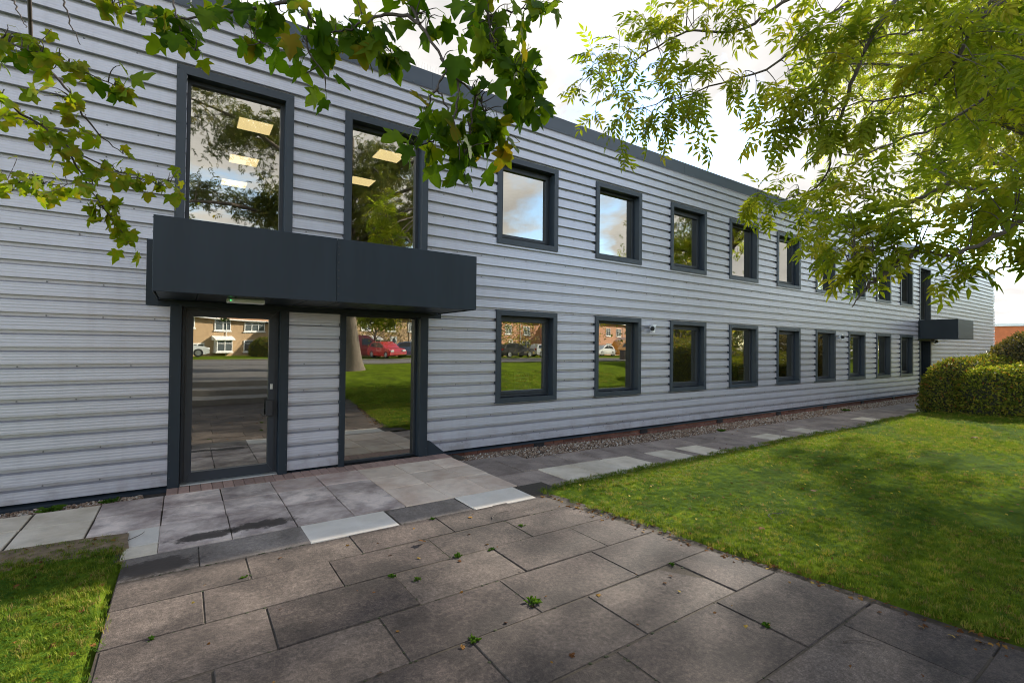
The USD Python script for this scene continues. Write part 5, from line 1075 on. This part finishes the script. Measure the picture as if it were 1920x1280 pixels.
# trees across the road
rt = np.random.default_rng(99); CARD = [leaf_card(s, 1.0, .6) for s in range(3)]
def tree(name, label, x, y, z, h, rad, trunk, mat, n, size, low=.3, group=None, lean=(0, 0)):
    t = thing(name, label, 'tree', (x, y, z)); obj('trunk', MB().tube(catmull([(0, 0, -.2), (lean[0] * .2, lean[1] * .2, h * .2), (lean[0] * .6, lean[1] * .6, h * .55), (lean[0], lean[1], h * .85)], 12), np.r_[trunk * 1.5, np.linspace(trunk, trunk * .2, 11)], 10), m_bark, t, smooth=True)
    nb = 16; cs = []
    for k in range(nb):
        a = rt.uniform(0, 2 * PI); e = rt.uniform(low, .95); rr_ = rad * math.sin(PI * min(.95, (e - low) / (1 - low) * .75 + .22)) * rt.uniform(.45, .95); c = np.array([math.cos(a) * rr_ + lean[0] * e, math.sin(a) * rr_ + lean[1] * e, h * e]); cs.append(c)
        s = np.array([lean[0] * e * .6, lean[1] * e * .6, h * max(.15, e - .22)]); p = catmull([s, (s + c) / 2 + [0, 0, .05 * h], c], 8); obj('limb', MB().tube(p, np.linspace(trunk * .35, trunk * .08, 8), 6), m_bark, t, smooth=True)
    cs = np.array(cs); P = cs[rt.integers(0, nb, n)] + rt.normal(size=(n, 3)) * [rad * .26, rad * .26, rad * .20]
    y_ = rt.normal(size=(n, 3)) + [0, 0, -.4]; z_ = rt.normal(size=(n, 3)) + [0, 0, .7]
    tag(instancer('crown', CARD, [mat] * 3, P, rt.integers(0, 3, n), size * rt.uniform(.6, 1.3, n), quat_from_matrix(frame(y_, z_)), t), kind='stuff'); return t
# a second ash at the right, beyond the hedge: its outer crown shows between the near branches
t2 = thing('ash_tree', 'further ash beyond the hedge at the right edge, its small leaves between the near branches', 'tree', (19.2, -6.2, .3))
obj('trunk', MB().tube(catmull([(0, 0, -.3), (0.0, 0, .35), (.05, .15, 1.6), (-.1, .7, 3.4), (-.4, 1.7, 6.0), (-.6, 2.5, 9.5)], 22), np.interp(np.linspace(0, 1, 22), [0, .06, .12, .3, .6, 1], [.50, .38, .30, .25, .18, .06]), 12), m_bark, t2, smooth=True)
BL = []
for k in range(26):
    a = k * 2.4 + rt.uniform(-.3, .3); e = rt.uniform(5.6, 10.8); R_ = rt.uniform(2.6, 5.4) * (.78 if math.cos(a) > .3 else 1); s = np.array([-.3, np.interp(e * .75, [3.4, 6, 9.5], [.7, 1.7, 2.5]), e * .75]); c = np.array([math.cos(a) * R_ - .7, math.sin(a) * R_ + 2.7, e + rt.uniform(-.8, 1.6)]); p = catmull([s, (s + c) / 2 + [0, 0, .9], c], 14)
    obj('limb', MB().tube(p, np.linspace(.085, .016, 14), 7), m_limb, t2, smooth=True)
    for j in range(11):
        b0 = p[rt.integers(4, 14)]; e0 = b0 + rt.normal(size=3) * [.85, .85, .6] + [0, 0, -.2]; BL.append(catmull([b0, (b0 + e0) / 2 + [0, 0, .2], e0], 7))
tw_ = MB()
for q_ in BL: tw_.tube(q_, np.linspace(.014, .004, 7), 5, cap=False)
tag(obj('small_branch', tw_, m_limb, t2, smooth=True), kind='stuff')
n = 9800; bi = rt.integers(0, len(BL), n); ti = rt.integers(1, 7, n); P = np.array([BL[a][b] for a, b in zip(bi, ti)]) + rt.normal(size=(n, 3)) * .34
P = P[P[:, 2] > 4.2]; n = len(P); y_ = rt.normal(size=(n, 3)) + [0, 0, -.4]; z_ = rt.normal(size=(n, 3)) * .5 + [0, 0, 1]
tag(instancer('crown', ASHP, [m_ash] * 10, P, rt.integers(0, 10, n), rt.uniform(.24, .38, n), quat_from_matrix(frame(y_, z_)), t2), kind='stuff')
tree('tree', 'yellow-green autumn tree over the black car, reflected in the first lower window', 29.0, -39.5, .55, 8.5, 5.2, .22, m_tree_leaf, 9000, .24, .22)
tree('tree', 'yellow autumn tree between the brick houses, reflected beside the camper van', 47.5, -44.5, .55, 7.5, 3.6, .2, m_tree_leaf, 4000, .26, .25)
tree('tree', 'bushy tree on the far lawn, reflected in the fourth lower window', 52.5, -25.5, .5, 7.5, 4.8, .22, m_ash_crown, 6500, .28, .10)
tree('tree', 'large tree past the end of the building, reflected in the far cladding', 56, -15, .3, 11, 5.5, .3, m_tree_leaf, 5000, .34, .12)
tree('tree', 'second large tree past the end of the building, reflected in the far cladding', 72, -13, .3, 12, 6, .3, m_tree_leaf, 5000, .36, .12)
tree('tree', 'third large tree past the end of the building, reflected in the far cladding', 92, -11, .3, 13, 7, .3, m_tree_leaf, 5000, .42, .12)
tree('tree', 'small spreading tree before the buff house, reflected in the right entrance glass', 15.2, -39.3, .55, 5.4, 2.6, .14, m_tree_leaf, 3000, .18, .30, lean=(.4, 0))
tree('tree', 'leafy tree right of the camper van, reflected in the second lower window', 66.5, -41.0, .55, 9.5, 4.2, .25, m_tree_leaf, 2600, .32, .25)
tree('tree', 'green tree beyond the hedge, reflected in the lower windows further along', 32.0, -17.0, .5, 8.5, 4.0, .25, m_tree_leaf, 3200, .26, .22)
tree('tree', 'tall tree on the far lawn, reflected in the upper windows further along', 40.0, -21.0, .5, 11.0, 4.8, .3, m_tree_leaf, 3000, .32, .22)
tree('tree', 'small shrub-like tree beside the far brick building', 62.0, 1.0, -.3, 3.7, 1.8, .1, m_dead, 1400, .16, .2)
tree('tree', 'tree beyond the further ash, reflected in the cladding by the far door', 46.0, -9.5, 0.2, 8.0, 3.6, .2, m_tree_leaf, 1600, .26, .3)
hedge('shrub', 'green garden shrub in front of the brown house, reflected in the entrance door', [(6.4, -42.0, 0.9, 1.6, 1.0, 1.25, 0, 2.4)], m_hedge, 200, .14, 12)
hedge('hedge', 'garden hedge between the houses, reflected in the right entrance glass', [(12.2, -43.5, 0.9, 2.4, .9, 1.5, 0, 3.0)], m_hedge, 160, .16, 13)
